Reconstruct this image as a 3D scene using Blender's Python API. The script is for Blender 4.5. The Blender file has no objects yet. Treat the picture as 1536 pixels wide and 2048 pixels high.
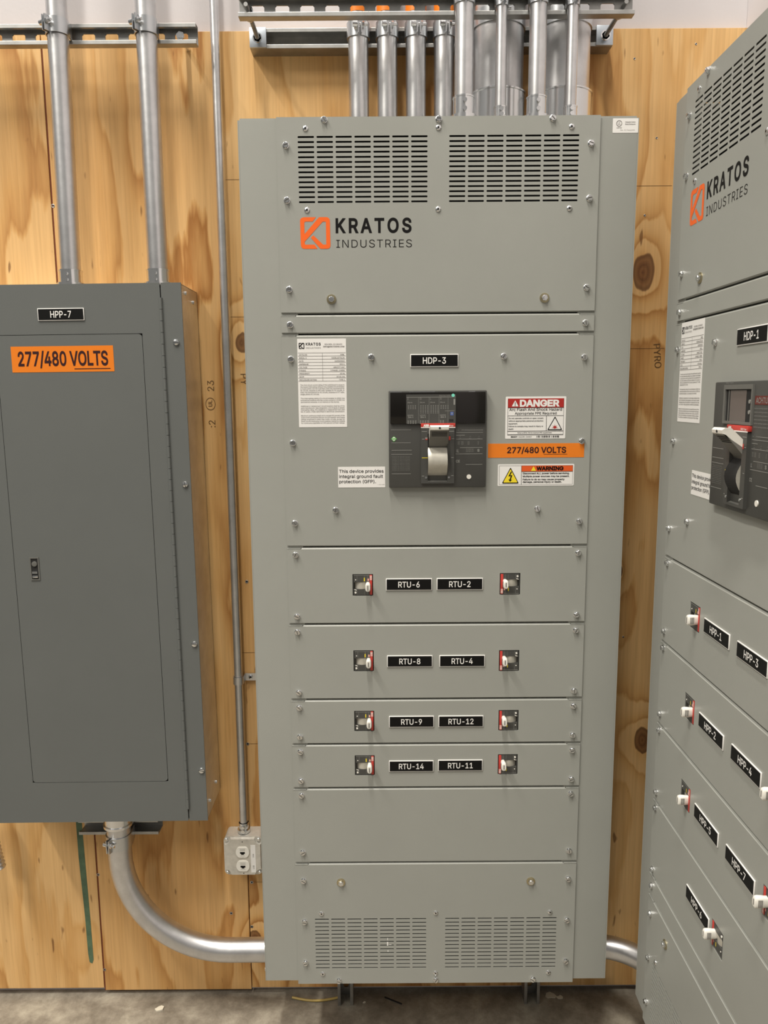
import bpy, bmesh, math, random
import numpy as np
from mathutils import Vector, Matrix
from mathutils.geometry import delaunay_2d_cdt
R = math.radians
PI = math.pi
random.seed(7)
scene = bpy.context.scene
C = scene.collection

# ------------------------------------------------------------------ camera
PITCH, ROLL = R(8.5506), R(-0.39265)
cam = bpy.data.cameras.new('camera')
cam.sensor_fit = 'VERTICAL'; cam.sensor_height = 24.0; cam.sensor_width = 18.0
cam.lens = 24.0 * 1540.0 / 2048.0
cam.clip_start = 0.02
camo = bpy.data.objects.new('camera', cam); C.objects.link(camo)
fwd = Vector((0, math.cos(PITCH), -math.sin(PITCH)))
r0 = Vector((1, 0, 0)); u0 = r0.cross(fwd)
rt = math.cos(ROLL) * r0 + math.sin(ROLL) * u0
up = -math.sin(ROLL) * r0 + math.cos(ROLL) * u0
mw = Matrix((rt, up, -fwd)).transposed().to_4x4()
mw.translation = (-0.11346, -1.88, 1.60653)
camo.matrix_world = mw
scene.camera = camo

# ------------------------------------------------------------------ world, lights, exposure
scene.view_settings.view_transform = 'Standard'
scene.view_settings.look = 'None'
scene.view_settings.gamma = 1.0
scene.view_settings.use_curve_mapping = False
scene.view_settings.exposure = 0.08
world = bpy.data.worlds.new('hall'); scene.world = world; world.use_nodes = True
wb = world.node_tree.nodes['Background']
wb.inputs[1].default_value = 0.31
_tc = world.node_tree.nodes.new('ShaderNodeTexCoord'); _sp = world.node_tree.nodes.new('ShaderNodeSeparateXYZ')
_rp = world.node_tree.nodes.new('ShaderNodeValToRGB')
world.node_tree.links.new(_tc.outputs['Generated'], _sp.inputs[0]); world.node_tree.links.new(_sp.outputs['Z'], _rp.inputs['Fac'])
world.node_tree.links.new(_rp.outputs['Color'], wb.inputs[0])
_e = _rp.color_ramp.elements                     # the dim far hall below, the pale lit roof above
_e[0].position = 0.0; _e[0].color = (0.44, 0.42, 0.38, 1); _e[1].position = 0.75; _e[1].color = (1.32, 1.27, 1.20, 1)


def area_lamp(name, loc, sx, sy, watts, col=(1.0, 0.94, 0.84)):
    l = bpy.data.lights.new(name, 'AREA'); l.shape = 'RECTANGLE'; l.size = sx; l.size_y = sy
    l.energy = watts; l.color = col
    o = bpy.data.objects.new(name, l); C.objects.link(o); o.location = loc
    return o


area_lamp('ceiling_and_fill_lamp', (-0.60, -2.55, 8.0), 0.30, 2.6, 415)
area_lamp('ceiling_and_fill_lamp', (-3.90, -2.70, 8.0), 0.32, 2.6, 430)
area_lamp('ceiling_and_fill_lamp', (-6.0, -6.5, 8.0), 4.0, 3.0, 480)  # broad fill added from the front left, no known fixture there

# ------------------------------------------------------------------ materials


def mat(name, col, rough=0.5, metal=0.0, spec=0.5, coat=0.0, bump=0.0, bump_scale=300.0, var=0.0, var_scale=4.0):
    m = bpy.data.materials.new(name); m.use_nodes = True
    nt = m.node_tree; b = nt.nodes['Principled BSDF']
    b.inputs['Base Color'].default_value = (*col, 1); b.inputs['Roughness'].default_value = rough
    b.inputs['Metallic'].default_value = metal; b.inputs['Specular IOR Level'].default_value = spec
    b.inputs['Coat Weight'].default_value = coat
    if bump or var:
        tc = nt.nodes.new('ShaderNodeTexCoord')
    if bump:
        n = nt.nodes.new('ShaderNodeTexNoise'); n.inputs['Scale'].default_value = bump_scale
        n.inputs['Detail'].default_value = 2
        nt.links.new(tc.outputs['Object'], n.inputs['Vector'])
        bp = nt.nodes.new('ShaderNodeBump'); bp.inputs['Strength'].default_value = bump
        bp.inputs['Distance'].default_value = 0.001
        nt.links.new(n.outputs['Fac'], bp.inputs['Height']); nt.links.new(bp.outputs['Normal'], b.inputs['Normal'])
    if var:
        n = nt.nodes.new('ShaderNodeTexNoise'); n.inputs['Scale'].default_value = var_scale
        n.inputs['Detail'].default_value = 5; n.inputs['Roughness'].default_value = 0.6
        nt.links.new(tc.outputs['Object'], n.inputs['Vector'])
        rp = nt.nodes.new('ShaderNodeValToRGB')
        rp.color_ramp.elements[0].position = 0.3; rp.color_ramp.elements[1].position = 0.7
        rp.color_ramp.elements[0].color = (*[c * (1 - var) for c in col], 1)
        rp.color_ramp.elements[1].color = (*[min(1, c * (1 + var)) for c in col], 1)
        nt.links.new(n.outputs['Fac'], rp.inputs['Fac']); nt.links.new(rp.outputs['Color'], b.inputs['Base Color'])
    return m


M = {}
M['paint'] = mat('grey_enamel', (0.318, 0.325, 0.300), 0.35, 0, 0.45, bump=0.12, bump_scale=900, var=0.025, var_scale=6)
M['paint_dark'] = mat('dark_grey_enamel', (0.122, 0.130, 0.126), 0.48, 0, 0.4, bump=0.12, bump_scale=900, var=0.03, var_scale=5)
M['galv'] = mat('galvanised_tube', (0.68, 0.68, 0.69), 0.36, 1.0, bump=0.15, bump_scale=60, var=0.10, var_scale=25)
M['galv_dull'] = mat('dull_galvanised_steel', (0.42, 0.42, 0.41), 0.45, 1.0, var=0.15, var_scale=30)
M['galv_box'] = mat('mill_galvanised_sheet', (0.70, 0.69, 0.66), 0.42, 1.0, var=0.12, var_scale=18)
M['zinc'] = mat('bright_zinc', (0.80, 0.81, 0.82), 0.20, 1.0)
M['plate_zinc'] = mat('zinc_plated_steel', (0.55, 0.60, 0.66), 0.38, 0.8)
M['cast'] = mat('cast_box_metal', (0.62, 0.60, 0.55), 0.45, 0.45, var=0.12, var_scale=60)
M['brass'] = mat('yellow_zinc', (0.52, 0.46, 0.30), 0.32, 1.0)
M['black_in'] = mat('black_and_recess_shade', (0.012, 0.012, 0.012), 0.8)  # black parts, and shade painted into holes and behind gaps
M['moulded'] = mat('charcoal_moulding', (0.058, 0.058, 0.054), 0.42, bump=0.1, bump_scale=700)
M['moulded_mid'] = mat('mid_grey_moulding', (0.13, 0.13, 0.12), 0.4)
M['gloss'] = mat('glossy_black_window', (0.008, 0.007, 0.006), 0.10, 0, 0.35)
M['white'] = mat('white_plastic', (0.80, 0.78, 0.72), 0.32)
M['red'] = mat('red_plastic', (0.50, 0.045, 0.035), 0.35)
M['pink'] = mat('pale_red_print', (0.75, 0.38, 0.34), 0.35)
M['sticker'] = mat('white_vinyl', (0.80, 0.79, 0.77), 0.35)
M['ink'] = mat('black_ink', (0.004, 0.0035, 0.0035), 0.5, 0, 0.2)
M['ink_grey'] = mat('grey_ink', (0.17, 0.16, 0.15), 0.5)
M['print'] = mat('pale_grey_print', (0.25, 0.25, 0.235), 0.5)
M['orange'] = mat('orange_vinyl', (0.78, 0.205, 0.012), 0.4)
M['orange_logo'] = mat('orange_print', (0.86, 0.135, 0.014), 0.4)
M['danger'] = mat('red_vinyl', (0.40, 0.022, 0.018), 0.35)
M['warn'] = mat('warning_orange_vinyl', (0.72, 0.105, 0.018), 0.35)
M['dark_red'] = mat('dark_red_print', (0.13, 0.022, 0.016), 0.4)
M['yellow'] = mat('yellow_vinyl', (0.86, 0.68, 0.03), 0.35)
M['maroon'] = mat('maroon_ink', (0.030, 0.004, 0.006), 0.45)
M['plate'] = mat('black_laminate', (0.004, 0.004, 0.004), 0.5, 0, 0.2)
M['slide'] = mat('satin_metal_slide', (0.52, 0.50, 0.44), 0.38, 0.35, var=0.1, var_scale=60)
M['lever_grey_slot_shade'] = mat('lever_grey_slot_shade', (0.17, 0.165, 0.15), 0.38)
M['green'] = mat('green_print', (0.12, 0.42, 0.10), 0.4)
M['teal'] = mat('teal_sticker', (0.20, 0.70, 0.55), 0.4)
M['blue'] = mat('blue_print', (0.08, 0.14, 0.42), 0.4)
M['mauve'] = mat('unlit_display', (0.12, 0.10, 0.09), 0.25)
M['drywall'] = mat('lavender_white_paint', (0.60, 0.575, 0.59), 0.75, bump=0.2, bump_scale=120, var=0.02, var_scale=3)
M['cable'] = mat('yellow_cable', (0.45, 0.33, 0.10), 0.5)
M['chalk'] = mat('red_chalk', (0.16, 0.035, 0.015), 0.9)
M['paint_green'] = mat('green_spray', (0.085, 0.145, 0.085), 0.7, var=0.25, var_scale=40)
M['stamp'] = mat('stamp_ink', (0.14, 0.075, 0.025), 0.8)
M['flake'] = mat('paint_flake', (0.62, 0.58, 0.48), 0.7)


def wood_material():
    m = bpy.data.materials.new('pine_plywood'); m.use_nodes = True
    nt = m.node_tree; L = nt.links; b = nt.nodes['Principled BSDF']
    b.inputs['Roughness'].default_value = 0.62; b.inputs['Specular IOR Level'].default_value = 0.3
    geo = nt.nodes.new('ShaderNodeNewGeometry')
    oi = nt.nodes.new('ShaderNodeObjectInfo')
    sep = nt.nodes.new('ShaderNodeSeparateXYZ'); L.new(geo.outputs['Position'], sep.inputs[0])

    def mth(op, a, b_=None, c=None):
        n = nt.nodes.new('ShaderNodeMath'); n.operation = op
        for i, v in enumerate((a, b_, c)):
            if v is None: continue
            if isinstance(v, (int, float)): n.inputs[i].default_value = v
            else: L.new(v, n.inputs[i])
        return n.outputs[0]

    def comb(x, y, z):
        n = nt.nodes.new('ShaderNodeCombineXYZ')
        for i, v in enumerate((x, y, z)):
            if isinstance(v, (int, float)): n.inputs[i].default_value = v
            else: L.new(v, n.inputs[i])
        return n.outputs[0]

    def noise(v, scale, detail=2, rough=0.5, dist=0.0):
        n = nt.nodes.new('ShaderNodeTexNoise'); n.inputs['Scale'].default_value = scale
        n.inputs['Detail'].default_value = detail; n.inputs['Roughness'].default_value = rough
        n.inputs['Distortion'].default_value = dist
        L.new(v, n.inputs['Vector']); return n.outputs['Fac']

    def ramp(f, stops):
        n = nt.nodes.new('ShaderNodeValToRGB'); e = n.color_ramp.elements
        while len(e) < len(stops): e.new(0.5)
        for i, (p, c) in enumerate(stops): e[i].position = p; e[i].color = (*c, 1)
        L.new(f, n.inputs['Fac']); return n.outputs['Color']

    def mix(f, a, c, mode='MIX'):
        n = nt.nodes.new('ShaderNodeMix'); n.data_type = 'RGBA'; n.blend_type = mode
        if isinstance(f, (int, float)): n.inputs[0].default_value = f
        else: L.new(f, n.inputs[0])
        L.new(a, n.inputs[6]) if not isinstance(a, tuple) else setattr(n.inputs[6], 'default_value', (*a, 1))
        L.new(c, n.inputs[7]) if not isinstance(c, tuple) else setattr(n.inputs[7], 'default_value', (*c, 1))
        return n.outputs[2]
    X, Z = mth('SUBTRACT', sep.outputs['X'], sep.outputs['Y']), sep.outputs['Z']
    off = mth('MULTIPLY', oi.outputs['Random'], 9.0)
    base = comb(mth('MULTIPLY', X, 3.2), off, mth('MULTIPLY', Z, 0.85))
    n1 = noise(base, 1.0, 3, 0.55)
    n2 = noise(comb(mth('MULTIPLY', X, 9.0), off, mth('MULTIPLY', Z, 2.6)), 1.0, 2)
    jag = noise(comb(mth('MULTIPLY', X, 70.0), off, mth('MULTIPLY', Z, 9.0)), 1.0, 2)
    field = mth('ADD', mth('MULTIPLY', n1, 6.4), mth('ADD', mth('MULTIPLY', X, 4.5), mth('ADD', mth('MULTIPLY', n2, 1.1), mth('MULTIPLY', jag, 0.34))))
    kd = None
    for (kx, kz, kr, amp) in ((0.5003, 1.891, 0.026, 3.2), (0.550, 0.723, 0.024, 2.6),
                              (-0.4688, 0.1605, 0.018, 2.0), (0.47, 1.17, 0.010, 1.4), (-0.452, 1.735, 0.020, 2.4)):
        dx = mth('DIVIDE', mth('SUBTRACT', sep.outputs['X'], kx), kr)
        dz = mth('DIVIDE', mth('SUBTRACT', Z, kz), kr * 1.7)
        d2 = mth('ADD', mth('MULTIPLY', dx, dx), mth('MULTIPLY', dz, dz))
        g = mth('EXPONENT', mth('MULTIPLY', d2, -0.16))
        field = mth('ADD', field, mth('MULTIPLY', g, amp))
        kd = d2 if kd is None else mth('MINIMUM', kd, d2)
    saw = mth('FRACT', field)
    ring = mth('POWER', saw, 2.2)                     # soft rise, sharp late-wood edge
    ring = mth('MULTIPLY', ring, mth('SMOOTH_MIN', 1.0, mth('MULTIPLY', mth('SUBTRACT', 1.0, saw), 9.0), 0.1))
    amount = ramp(noise(comb(mth('MULTIPLY', X, 2.2), mth('ADD', off, 4.0), mth('MULTIPLY', Z, 0.9)), 1.0, 2),
                  [(0.38, (0.35, 0.35, 0.35)), (0.62, (1, 1, 1))])
    ringa = mth('MULTIPLY', ring, amount)
    col = ramp(ringa, [(0.0, (0.790, 0.520, 0.238)), (0.30, (0.700, 0.420, 0.162)), (0.75, (0.450, 0.212, 0.060)), (1.0, (0.310, 0.128, 0.033))])
    fine = noise(comb(mth('MULTIPLY', X, 190.0), off, mth('MULTIPLY', Z, 5.0)), 1.0, 2, 0.6)
    col = mix(0.30, col, ramp(fine, [(0.3, (0.55, 0.50, 0.44)), (0.65, (1, 1, 1))]), 'MULTIPLY')
    tone = noise(comb(mth('MULTIPLY', X, 1.3), off, mth('MULTIPLY', Z, 1.1)), 1.0, 3)
    col = mix(0.55, col, ramp(tone, [(0.36, (0.78, 0.66, 0.52)), (0.65, (1.0, 1.0, 1.0))]), 'MULTIPLY')
    speck = noise(comb(mth('MULTIPLY', X, 55.0), off, mth('MULTIPLY', Z, 14.0)), 1.0, 1)
    col = mix(ramp(speck, [(0.74, (0, 0, 0)), (0.80, (0.75, 0.75, 0.75))]), col, (0.16, 0.065, 0.02))
    kdist = mth('ADD', mth('SQRT', kd), mth('ADD', mth('MULTIPLY', mth('SUBTRACT', n2, 0.5), 1.3), mth('MULTIPLY', mth('SUBTRACT', jag, 0.5), 0.35)))
    kring = mth('FRACT', mth('MULTIPLY', kdist, 2.3))
    kcol = ramp(kring, [(0.0, (0.115, 0.044, 0.016)), (0.55, (0.190, 0.082, 0.028)), (1.0, (0.090, 0.032, 0.011))])
    col = mix(ramp(kdist, [(0.10, (1, 1, 1)), (0.105, (0.93, 0.93, 0.93)), (0.92, (0.85, 0.85, 0.85)), (1.0, (0, 0, 0))]), col, kcol)
    L.new(col, b.inputs['Base Color'])
    bp = nt.nodes.new('ShaderNodeBump'); bp.inputs['Strength'].default_value = 0.25; bp.inputs['Distance'].default_value = 0.001
    L.new(fine, bp.inputs['Height']); L.new(bp.outputs['Normal'], b.inputs['Normal'])
    return m


def concrete_material():
    m = bpy.data.materials.new('worn_concrete'); m.use_nodes = True
    nt = m.node_tree; L = nt.links; b = nt.nodes['Principled BSDF']
    tc = nt.nodes.new('ShaderNodeTexCoord')
    n = nt.nodes.new('ShaderNodeTexNoise'); n.inputs['Scale'].default_value = 11; n.inputs['Detail'].default_value = 10
    n.inputs['Roughness'].default_value = 0.74; n.inputs['Distortion'].default_value = 0.12
    L.new(tc.outputs['Object'], n.inputs['Vector'])
    rp = nt.nodes.new('ShaderNodeValToRGB'); e = rp.color_ramp.elements
    e[0].position = 0.30; e[0].color = (0.115, 0.098, 0.075, 1); e[1].position = 0.72; e[1].color = (0.40, 0.37, 0.30, 1)
    k = e.new(0.5); k.color = (0.23, 0.205, 0.165, 1)
    L.new(n.outputs['Fac'], rp.inputs['Fac']); L.new(rp.outputs['Color'], b.inputs['Base Color'])
    n2 = nt.nodes.new('ShaderNodeTexNoise'); n2.inputs['Scale'].default_value = 60; n2.inputs['Detail'].default_value = 5
    L.new(tc.outputs['Object'], n2.inputs['Vector'])
    bp = nt.nodes.new('ShaderNodeBump'); bp.inputs['Strength'].default_value = 0.3; bp.inputs['Distance'].default_value = 0.003
    L.new(n2.outputs['Fac'], bp.inputs['Height']); L.new(bp.outputs['Normal'], b.inputs['Normal'])
    b.inputs['Roughness'].default_value = 0.55
    return m


M['wood'] = wood_material()
M['concrete'] = concrete_material()

# ------------------------------------------------------------------ mesh collector


class MB:
    """collects faces (with a material slot each) and links them as ONE mesh"""

    def __init__(s): s.v = []; s.f = []; s.m = []

    def face(s, pts, mi=0):
        n = len(s.v); s.v += [tuple(p) for p in pts]; s.f.append(tuple(range(n, n + len(pts)))); s.m.append(mi)

    def raw(s, verts, faces, mi=0, T=None):
        n = len(s.v); s.v += [tuple(T(p)) if T else tuple(p) for p in verts]
        for f in faces: s.f.append(tuple(n + i for i in f)); s.m.append(mi)

    def box(s, x0, x1, y0, y1, z0, z1, mi=0, bev=0.0, T=None):
        bm = bmesh.new()
        bmesh.ops.create_cube(bm, size=1.0)
        for v in bm.verts:
            v.co = Vector(((x0 + x1) / 2 + v.co.x * (x1 - x0), (y0 + y1) / 2 + v.co.y * (y1 - y0), (z0 + z1) / 2 + v.co.z * (z1 - z0)))
        if bev: bmesh.ops.bevel(bm, geom=list(bm.edges), offset=bev, segments=2, affect='EDGES', profile=0.5)
        s.bm(bm, mi, T)

    def bm(s, bm, mi=0, T=None):
        bm.verts.index_update()
        s.raw([v.co.copy() for v in bm.verts], [[v.index for v in f.verts] for f in bm.faces], mi, T); bm.free()

    def prism(s, pts, y0, y1, mi=0, T=None, cap_back=False):
        """pts: (x,z) outline counter-clockwise seen from -y; y0 is the front"""
        a = [(p[0], y0, p[1]) for p in pts]; b = [(p[0], y1, p[1]) for p in pts]; n = len(pts)
        fs = [tuple(range(n))] + [(i, i + n, (i + 1) % n + n, (i + 1) % n) for i in range(n)]
        if cap_back: fs.append(tuple(range(2 * n - 1, n - 1, -1)))
        s.raw(a + b, fs, mi, T)

    def extr(s, prof, x0, x1, mi=0, closed=True, T=None):
        """profile of (y,z) points swept along x"""
        n = len(prof); vs = [(x0, *p) for p in prof] + [(x1, *p) for p in prof]
        k = n if closed else n - 1
        fs = [(i, (i + 1) % n, (i + 1) % n + n, i + n) for i in range(k)]
        if closed: fs += [tuple(range(n - 1, -1, -1)), tuple(range(n, 2 * n))]
        s.raw(vs, fs, mi, T)

    def cyl(s, p0, p1, r0, r1=None, seg=24, mi=0, caps=True, rot=0.0):
        p0, p1 = Vector(p0), Vector(p1); r1 = r0 if r1 is None else r1
        d = (p1 - p0).normalized(); a = d.orthogonal().normalized(); b = d.cross(a)
        ring = lambda p, r: [p + r * (math.cos(t) * a + math.sin(t) * b) for t in [rot + 2 * PI * i / seg for i in range(seg)]]
        vs = ring(p0, r0) + ring(p1, r1)
        fs = [(i, (i + 1) % seg, (i + 1) % seg + seg, i + seg) for i in range(seg)]
        if caps: fs += [tuple(range(seg - 1, -1, -1)), tuple(range(seg, 2 * seg))]
        s.raw(vs, fs, mi)

    def lathe(s, prof, seg=20, mi=0, T=None):
        """profile of (r, y): turned about the y axis, y negative towards the viewer"""
        vs = []; n = len(prof)
        for i in range(seg):
            t = 2 * PI * i / seg
            vs += [(r * math.cos(t), y, r * math.sin(t)) for r, y in prof]
        fs = []
        for i in range(seg):
            j = (i + 1) % seg
            fs += [(i * n + k, j * n + k, j * n + k + 1, i * n + k + 1) for k in range(n - 1)]
        s.raw(vs, fs, mi, T)

    def tube(s, path, r, seg=28, mi=0, caps=True):
        path = [Vector(p) for p in path]; n = len(path); rings = []
        up_ = None
        for i, p in enumerate(path):
            d = (path[min(i + 1, n - 1)] - path[max(i - 1, 0)]).normalized()
            if up_ is None: up_ = d.orthogonal().normalized()
            up_ = (up_ - d * up_.dot(d)).normalized(); b = d.cross(up_)
            rr = r[i] if isinstance(r, (list, tuple)) else r
            rings += [p + rr * (math.cos(2 * PI * k / seg) * up_ + math.sin(2 * PI * k / seg) * b) for k in range(seg)]
        fs = [(i * seg + k, i * seg + (k + 1) % seg, (i + 1) * seg + (k + 1) % seg, (i + 1) * seg + k) for i in range(n - 1) for k in range(seg)]
        if caps: fs += [tuple(range(seg - 1, -1, -1)), tuple(range((n - 1) * seg, n * seg))]
        s.raw(rings, fs, mi)

    def plate(s, x0, x1, z0, z1, y, holes=(), th=0.002, mi=0, rim_mi=None, clip=0.0, T=None, rim=None):
        """flat sheet facing -y at depth y with rectangular holes (corners clipped) and their edges"""
        xs = sorted({x0, x1, *[h[0] for h in holes], *[h[1] for h in holes]})
        zs = sorted({z0, z1, *[h[2] for h in holes], *[h[3] for h in holes]})
        vid = {}; vs = []; fs = []

        def vert(i, j):
            if (i, j) not in vid: vid[(i, j)] = len(vs); vs.append((xs[i], y, zs[j]))
            return vid[(i, j)]
        hs = {}
        for h in holes:
            for i in range(xs.index(h[0]), xs.index(h[1])):
                for j in range(zs.index(h[2]), zs.index(h[3])): hs[(i, j)] = 1
        for i in range(len(xs) - 1):
            for j in range(len(zs) - 1):
                if (i, j) in hs: continue
                fs.append((vert(i, j), vert(i + 1, j), vert(i + 1, j + 1), vert(i, j + 1)))
        s.raw(vs, fs, mi, T)
        rm = mi if rim_mi is None else rim_mi
        for q, (a, b, c, d) in enumerate([(x0, x1, z0, z1)] + list(holes)):
            t_ = th if q == 0 or rim is None else rim
            s.raw([(a, y, c), (b, y, c), (b, y, d), (a, y, d), (a, y + t_, c), (b, y + t_, c), (b, y + t_, d), (a, y + t_, d)],
                  [(0, 4, 5, 1), (1, 5, 6, 2), (2, 6, 7, 3), (3, 7, 4, 0)], rm, T)
        if clip:
            for a, b, c, d in holes:
                k = clip
                for (px, pz, sx, sz) in ((a, c, 1, 1), (b, c, -1, 1), (b, d, -1, -1), (a, d, 1, -1)):
                    s.raw([(px, y, pz), (px + sx * k, y, pz), (px, y, pz + sz * k)], [(0, 1, 2)], mi, T)

    def build(s, name, mats, parent=None, loc=(0, 0, 0), rot=(0, 0, 0), smooth=35):
        me = bpy.data.meshes.new(name); me.from_pydata(s.v, [], s.f)
        mats = mats if isinstance(mats, (list, tuple)) else [mats]
        for m in mats: me.materials.append(M[m] if isinstance(m, str) else m)
        me.polygons.foreach_set('material_index', s.m)
        bm = bmesh.new(); bm.from_mesh(me)
        bmesh.ops.remove_doubles(bm, verts=bm.verts, dist=1e-6)
        bmesh.ops.recalc_face_normals(bm, faces=bm.faces)
        bm.to_mesh(me); bm.free()
        if smooth:
            me.polygons.foreach_set('use_smooth', [True] * len(me.polygons)); me.set_sharp_from_angle(angle=R(smooth))
        me.update()
        return obj(name, me, parent, loc, rot)


def obj(name, data, parent=None, loc=(0, 0, 0), rot=(0, 0, 0)):
    o = bpy.data.objects.new(name, data); C.objects.link(o)
    if parent is not None: o.parent = parent
    o.location = loc; o.rotation_euler = rot
    return o


def tag(o, label=None, cat=None, group=None, kind=None):
    if label: o['label'] = label
    if cat: o['category'] = cat
    if group: o['group'] = group
    if kind: o['kind'] = kind
    return o


def thing(name, label, cat, loc=(0, 0, 0), rot=(0, 0, 0), group=None):
    return tag(obj(name, None, None, loc, rot), label, cat, group)


def rrect(x0, x1, z0, z1, r, n=5):
    pts = []
    for cx, cz, a in ((x1 - r, z0 + r, -90), (x1 - r, z1 - r, 0), (x0 + r, z1 - r, 90), (x0 + r, z0 + r, 180)):
        pts += [(cx + r * math.cos(R(a + 90 * i / n)), cz + r * math.sin(R(a + 90 * i / n))) for i in range(n + 1)]
    return pts


def circ(cx, cz, r, n=20):
    return [(cx + r * math.cos(2 * PI * i / n), cz + r * math.sin(2 * PI * i / n)) for i in range(n)]


# ------------------------------------------------------------------ lettering
_tcache = {}
try:        # the grotesque that ships with Blender; its built-in face otherwise
    FONT = bpy.data.fonts.load(bpy.utils.resource_path('LOCAL') + '/datafiles/fonts/Inter.woff2')
except Exception:
    FONT = None


def glyphs(s, bold=0.0, spacing=1.0, align='LEFT', line=1.0):
    k = (s, bold, spacing, align, line)
    if k in _tcache: return _tcache[k]
    cu = bpy.data.curves.new('t', 'FONT'); cu.body = s; cu.size = 1.0; cu.resolution_u = 3
    cu.space_character = spacing; cu.align_x = align; cu.space_line = line; cu.fill_mode = 'NONE'
    if FONT: cu.font = FONT
    o = bpy.data.objects.new('t', cu); C.objects.link(o)
    dg = bpy.context.evaluated_depsgraph_get(); dg.update()
    me = bpy.data.meshes.new_from_object(o.evaluated_get(dg))
    nxt = {}
    for e in me.edges: nxt.setdefault(e.vertices[0], []).append(e.vertices[1]); nxt.setdefault(e.vertices[1], []).append(e.vertices[0])
    co = [(v.co.x, v.co.y) for v in me.vertices]; seen = set(); loops = []
    for v0 in range(len(co)):
        if v0 in seen or v0 not in nxt: continue
        loop = [v0]; seen.add(v0); prev, cur = None, v0
        while True:
            cand = [q for q in sorted(nxt[cur]) if q != prev and q not in seen]
            if prev is None and v0 + 1 in nxt[cur]: cand = [v0 + 1]
            if not cand: break
            prev, cur = cur, cand[0]; loop.append(cur); seen.add(cur)
        if len(loop) > 2: loops.append(loop)
    area = [sum(co[l[i]][0] * co[l[(i + 1) % len(l)]][1] - co[l[(i + 1) % len(l)]][0] * co[l[i]][1] for i in range(len(l))) for l in loops]
    sg = 1 if max(area, key=abs) > 0 else -1
    nc = list(co)
    for l in loops:                       # embolden: every outline moves to its outer side
        n = len(l)
        for i in range(n):
            p, a, c = Vector(co[l[i]]), Vector(co[l[i - 1]]), Vector(co[l[(i + 1) % n]])
            d1, d2 = (p - a), (c - p)
            if d1.length < 1e-9 or d2.length < 1e-9: continue
            d1.normalize(); d2.normalize()
            n1, n2 = Vector((d1.y, -d1.x)) * sg, Vector((d2.y, -d2.x)) * sg
            m = n1 + n2
            if m.length < 1e-6: continue
            m = m.normalized() / max(0.5, m.normalized().dot(n1))
            nc[l[i]] = tuple(p + m * bold)
    ed = [(l[i], l[(i + 1) % len(l)]) for l in loops for i in range(len(l))]
    rv, _, rf, _, _, _ = delaunay_2d_cdt([Vector(c) for c in nc], ed, [], 0, 1e-6)
    vs = [(v[0], v[1]) for v in rv]; V = np.array(vs)
    tr = np.array([f for f in rf if len(f) == 3]); cen = V[tr].mean(1)
    A = np.array([nc[e[0]] for e in ed]); B = np.array([nc[e[1]] for e in ed]); wn = np.zeros(len(cen), int)
    for c0 in range(0, len(cen), 500):    # winding number of each triangle's centre
        P = cen[c0:c0 + 500, None, :]
        side = (B[:, 0] - A[:, 0]) * (P[..., 1] - A[:, 1]) - (P[..., 0] - A[:, 0]) * (B[:, 1] - A[:, 1])
        upw = (A[:, 1] <= P[..., 1]) & (B[:, 1] > P[..., 1]) & (side > 0)
        dnw = (A[:, 1] > P[..., 1]) & (B[:, 1] <= P[..., 1]) & (side < 0)
        wn[c0:c0 + 500] = upw.sum(1) - dnw.sum(1)
    fs = [tuple(int(q) for q in f) for f, w_ in zip(tr, wn) if w_ * sg > 0]
    bpy.data.objects.remove(o); bpy.data.curves.remove(cu); bpy.data.meshes.remove(me)
    _tcache[k] = (vs, fs); return vs, fs


CAP = max(v[1] for v in glyphs('H')[0])


def letter(mb, s, x0, x1, z, cap, y, mi=0, bold=0.0, spacing=1.0, center=False, right=False, rot=0, T=None):
    """one line: baseline z, cap height cap, fitted between x0 and x1 (x1 None: natural width)"""
    vs, fs = glyphs(s, bold, spacing)
    a, b = min(v[0] for v in vs), max(v[0] for v in vs)
    sz = cap / CAP
    if x1 is None or center or right:
        sx = sz; w = (b - a) * sx
        if x1 is not None and w > (x1 - x0): sx = (x1 - x0) / (b - a); w = x1 - x0
        o = x0
        if center: o = (x0 + x1) / 2 - w / 2
        if right: o = x1 - w
    else:
        sx = (x1 - x0) / (b - a); o = x0
    pts = [(o + (v[0] - a) * sx, y, z + v[1] * sz) for v in vs]
    if rot:
        cx, cz = x0, z; c_, s_ = math.cos(rot), math.sin(rot)
        pts = [(cx + (p[0] - cx) * c_ - (p[2] - cz) * s_, y, cz + (p[0] - cx) * s_ + (p[2] - cz) * c_) for p in pts]
    mb.raw(pts, fs, mi, T)


# ------------------------------------------------------------------ setting
def struct(name, mb, m): return tag(mb.build(name, m, smooth=0), kind='structure')


b = MB(); b.box(-2.6, 0.72, 0.019, 0.12, -0.02, 3.6); struct('wall_back', b, 'drywall')
b = MB(); b.box(0.7204, 0.83, -3.2, 0.12, -0.02, 3.6); struct('wall_right', b, 'drywall')
b = MB(); b.box(-2.6, 0.83, -6.5, 0.12, -0.12, 0.0); struct('floor', b, 'concrete')

PLY_TOP = 2.4235


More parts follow.
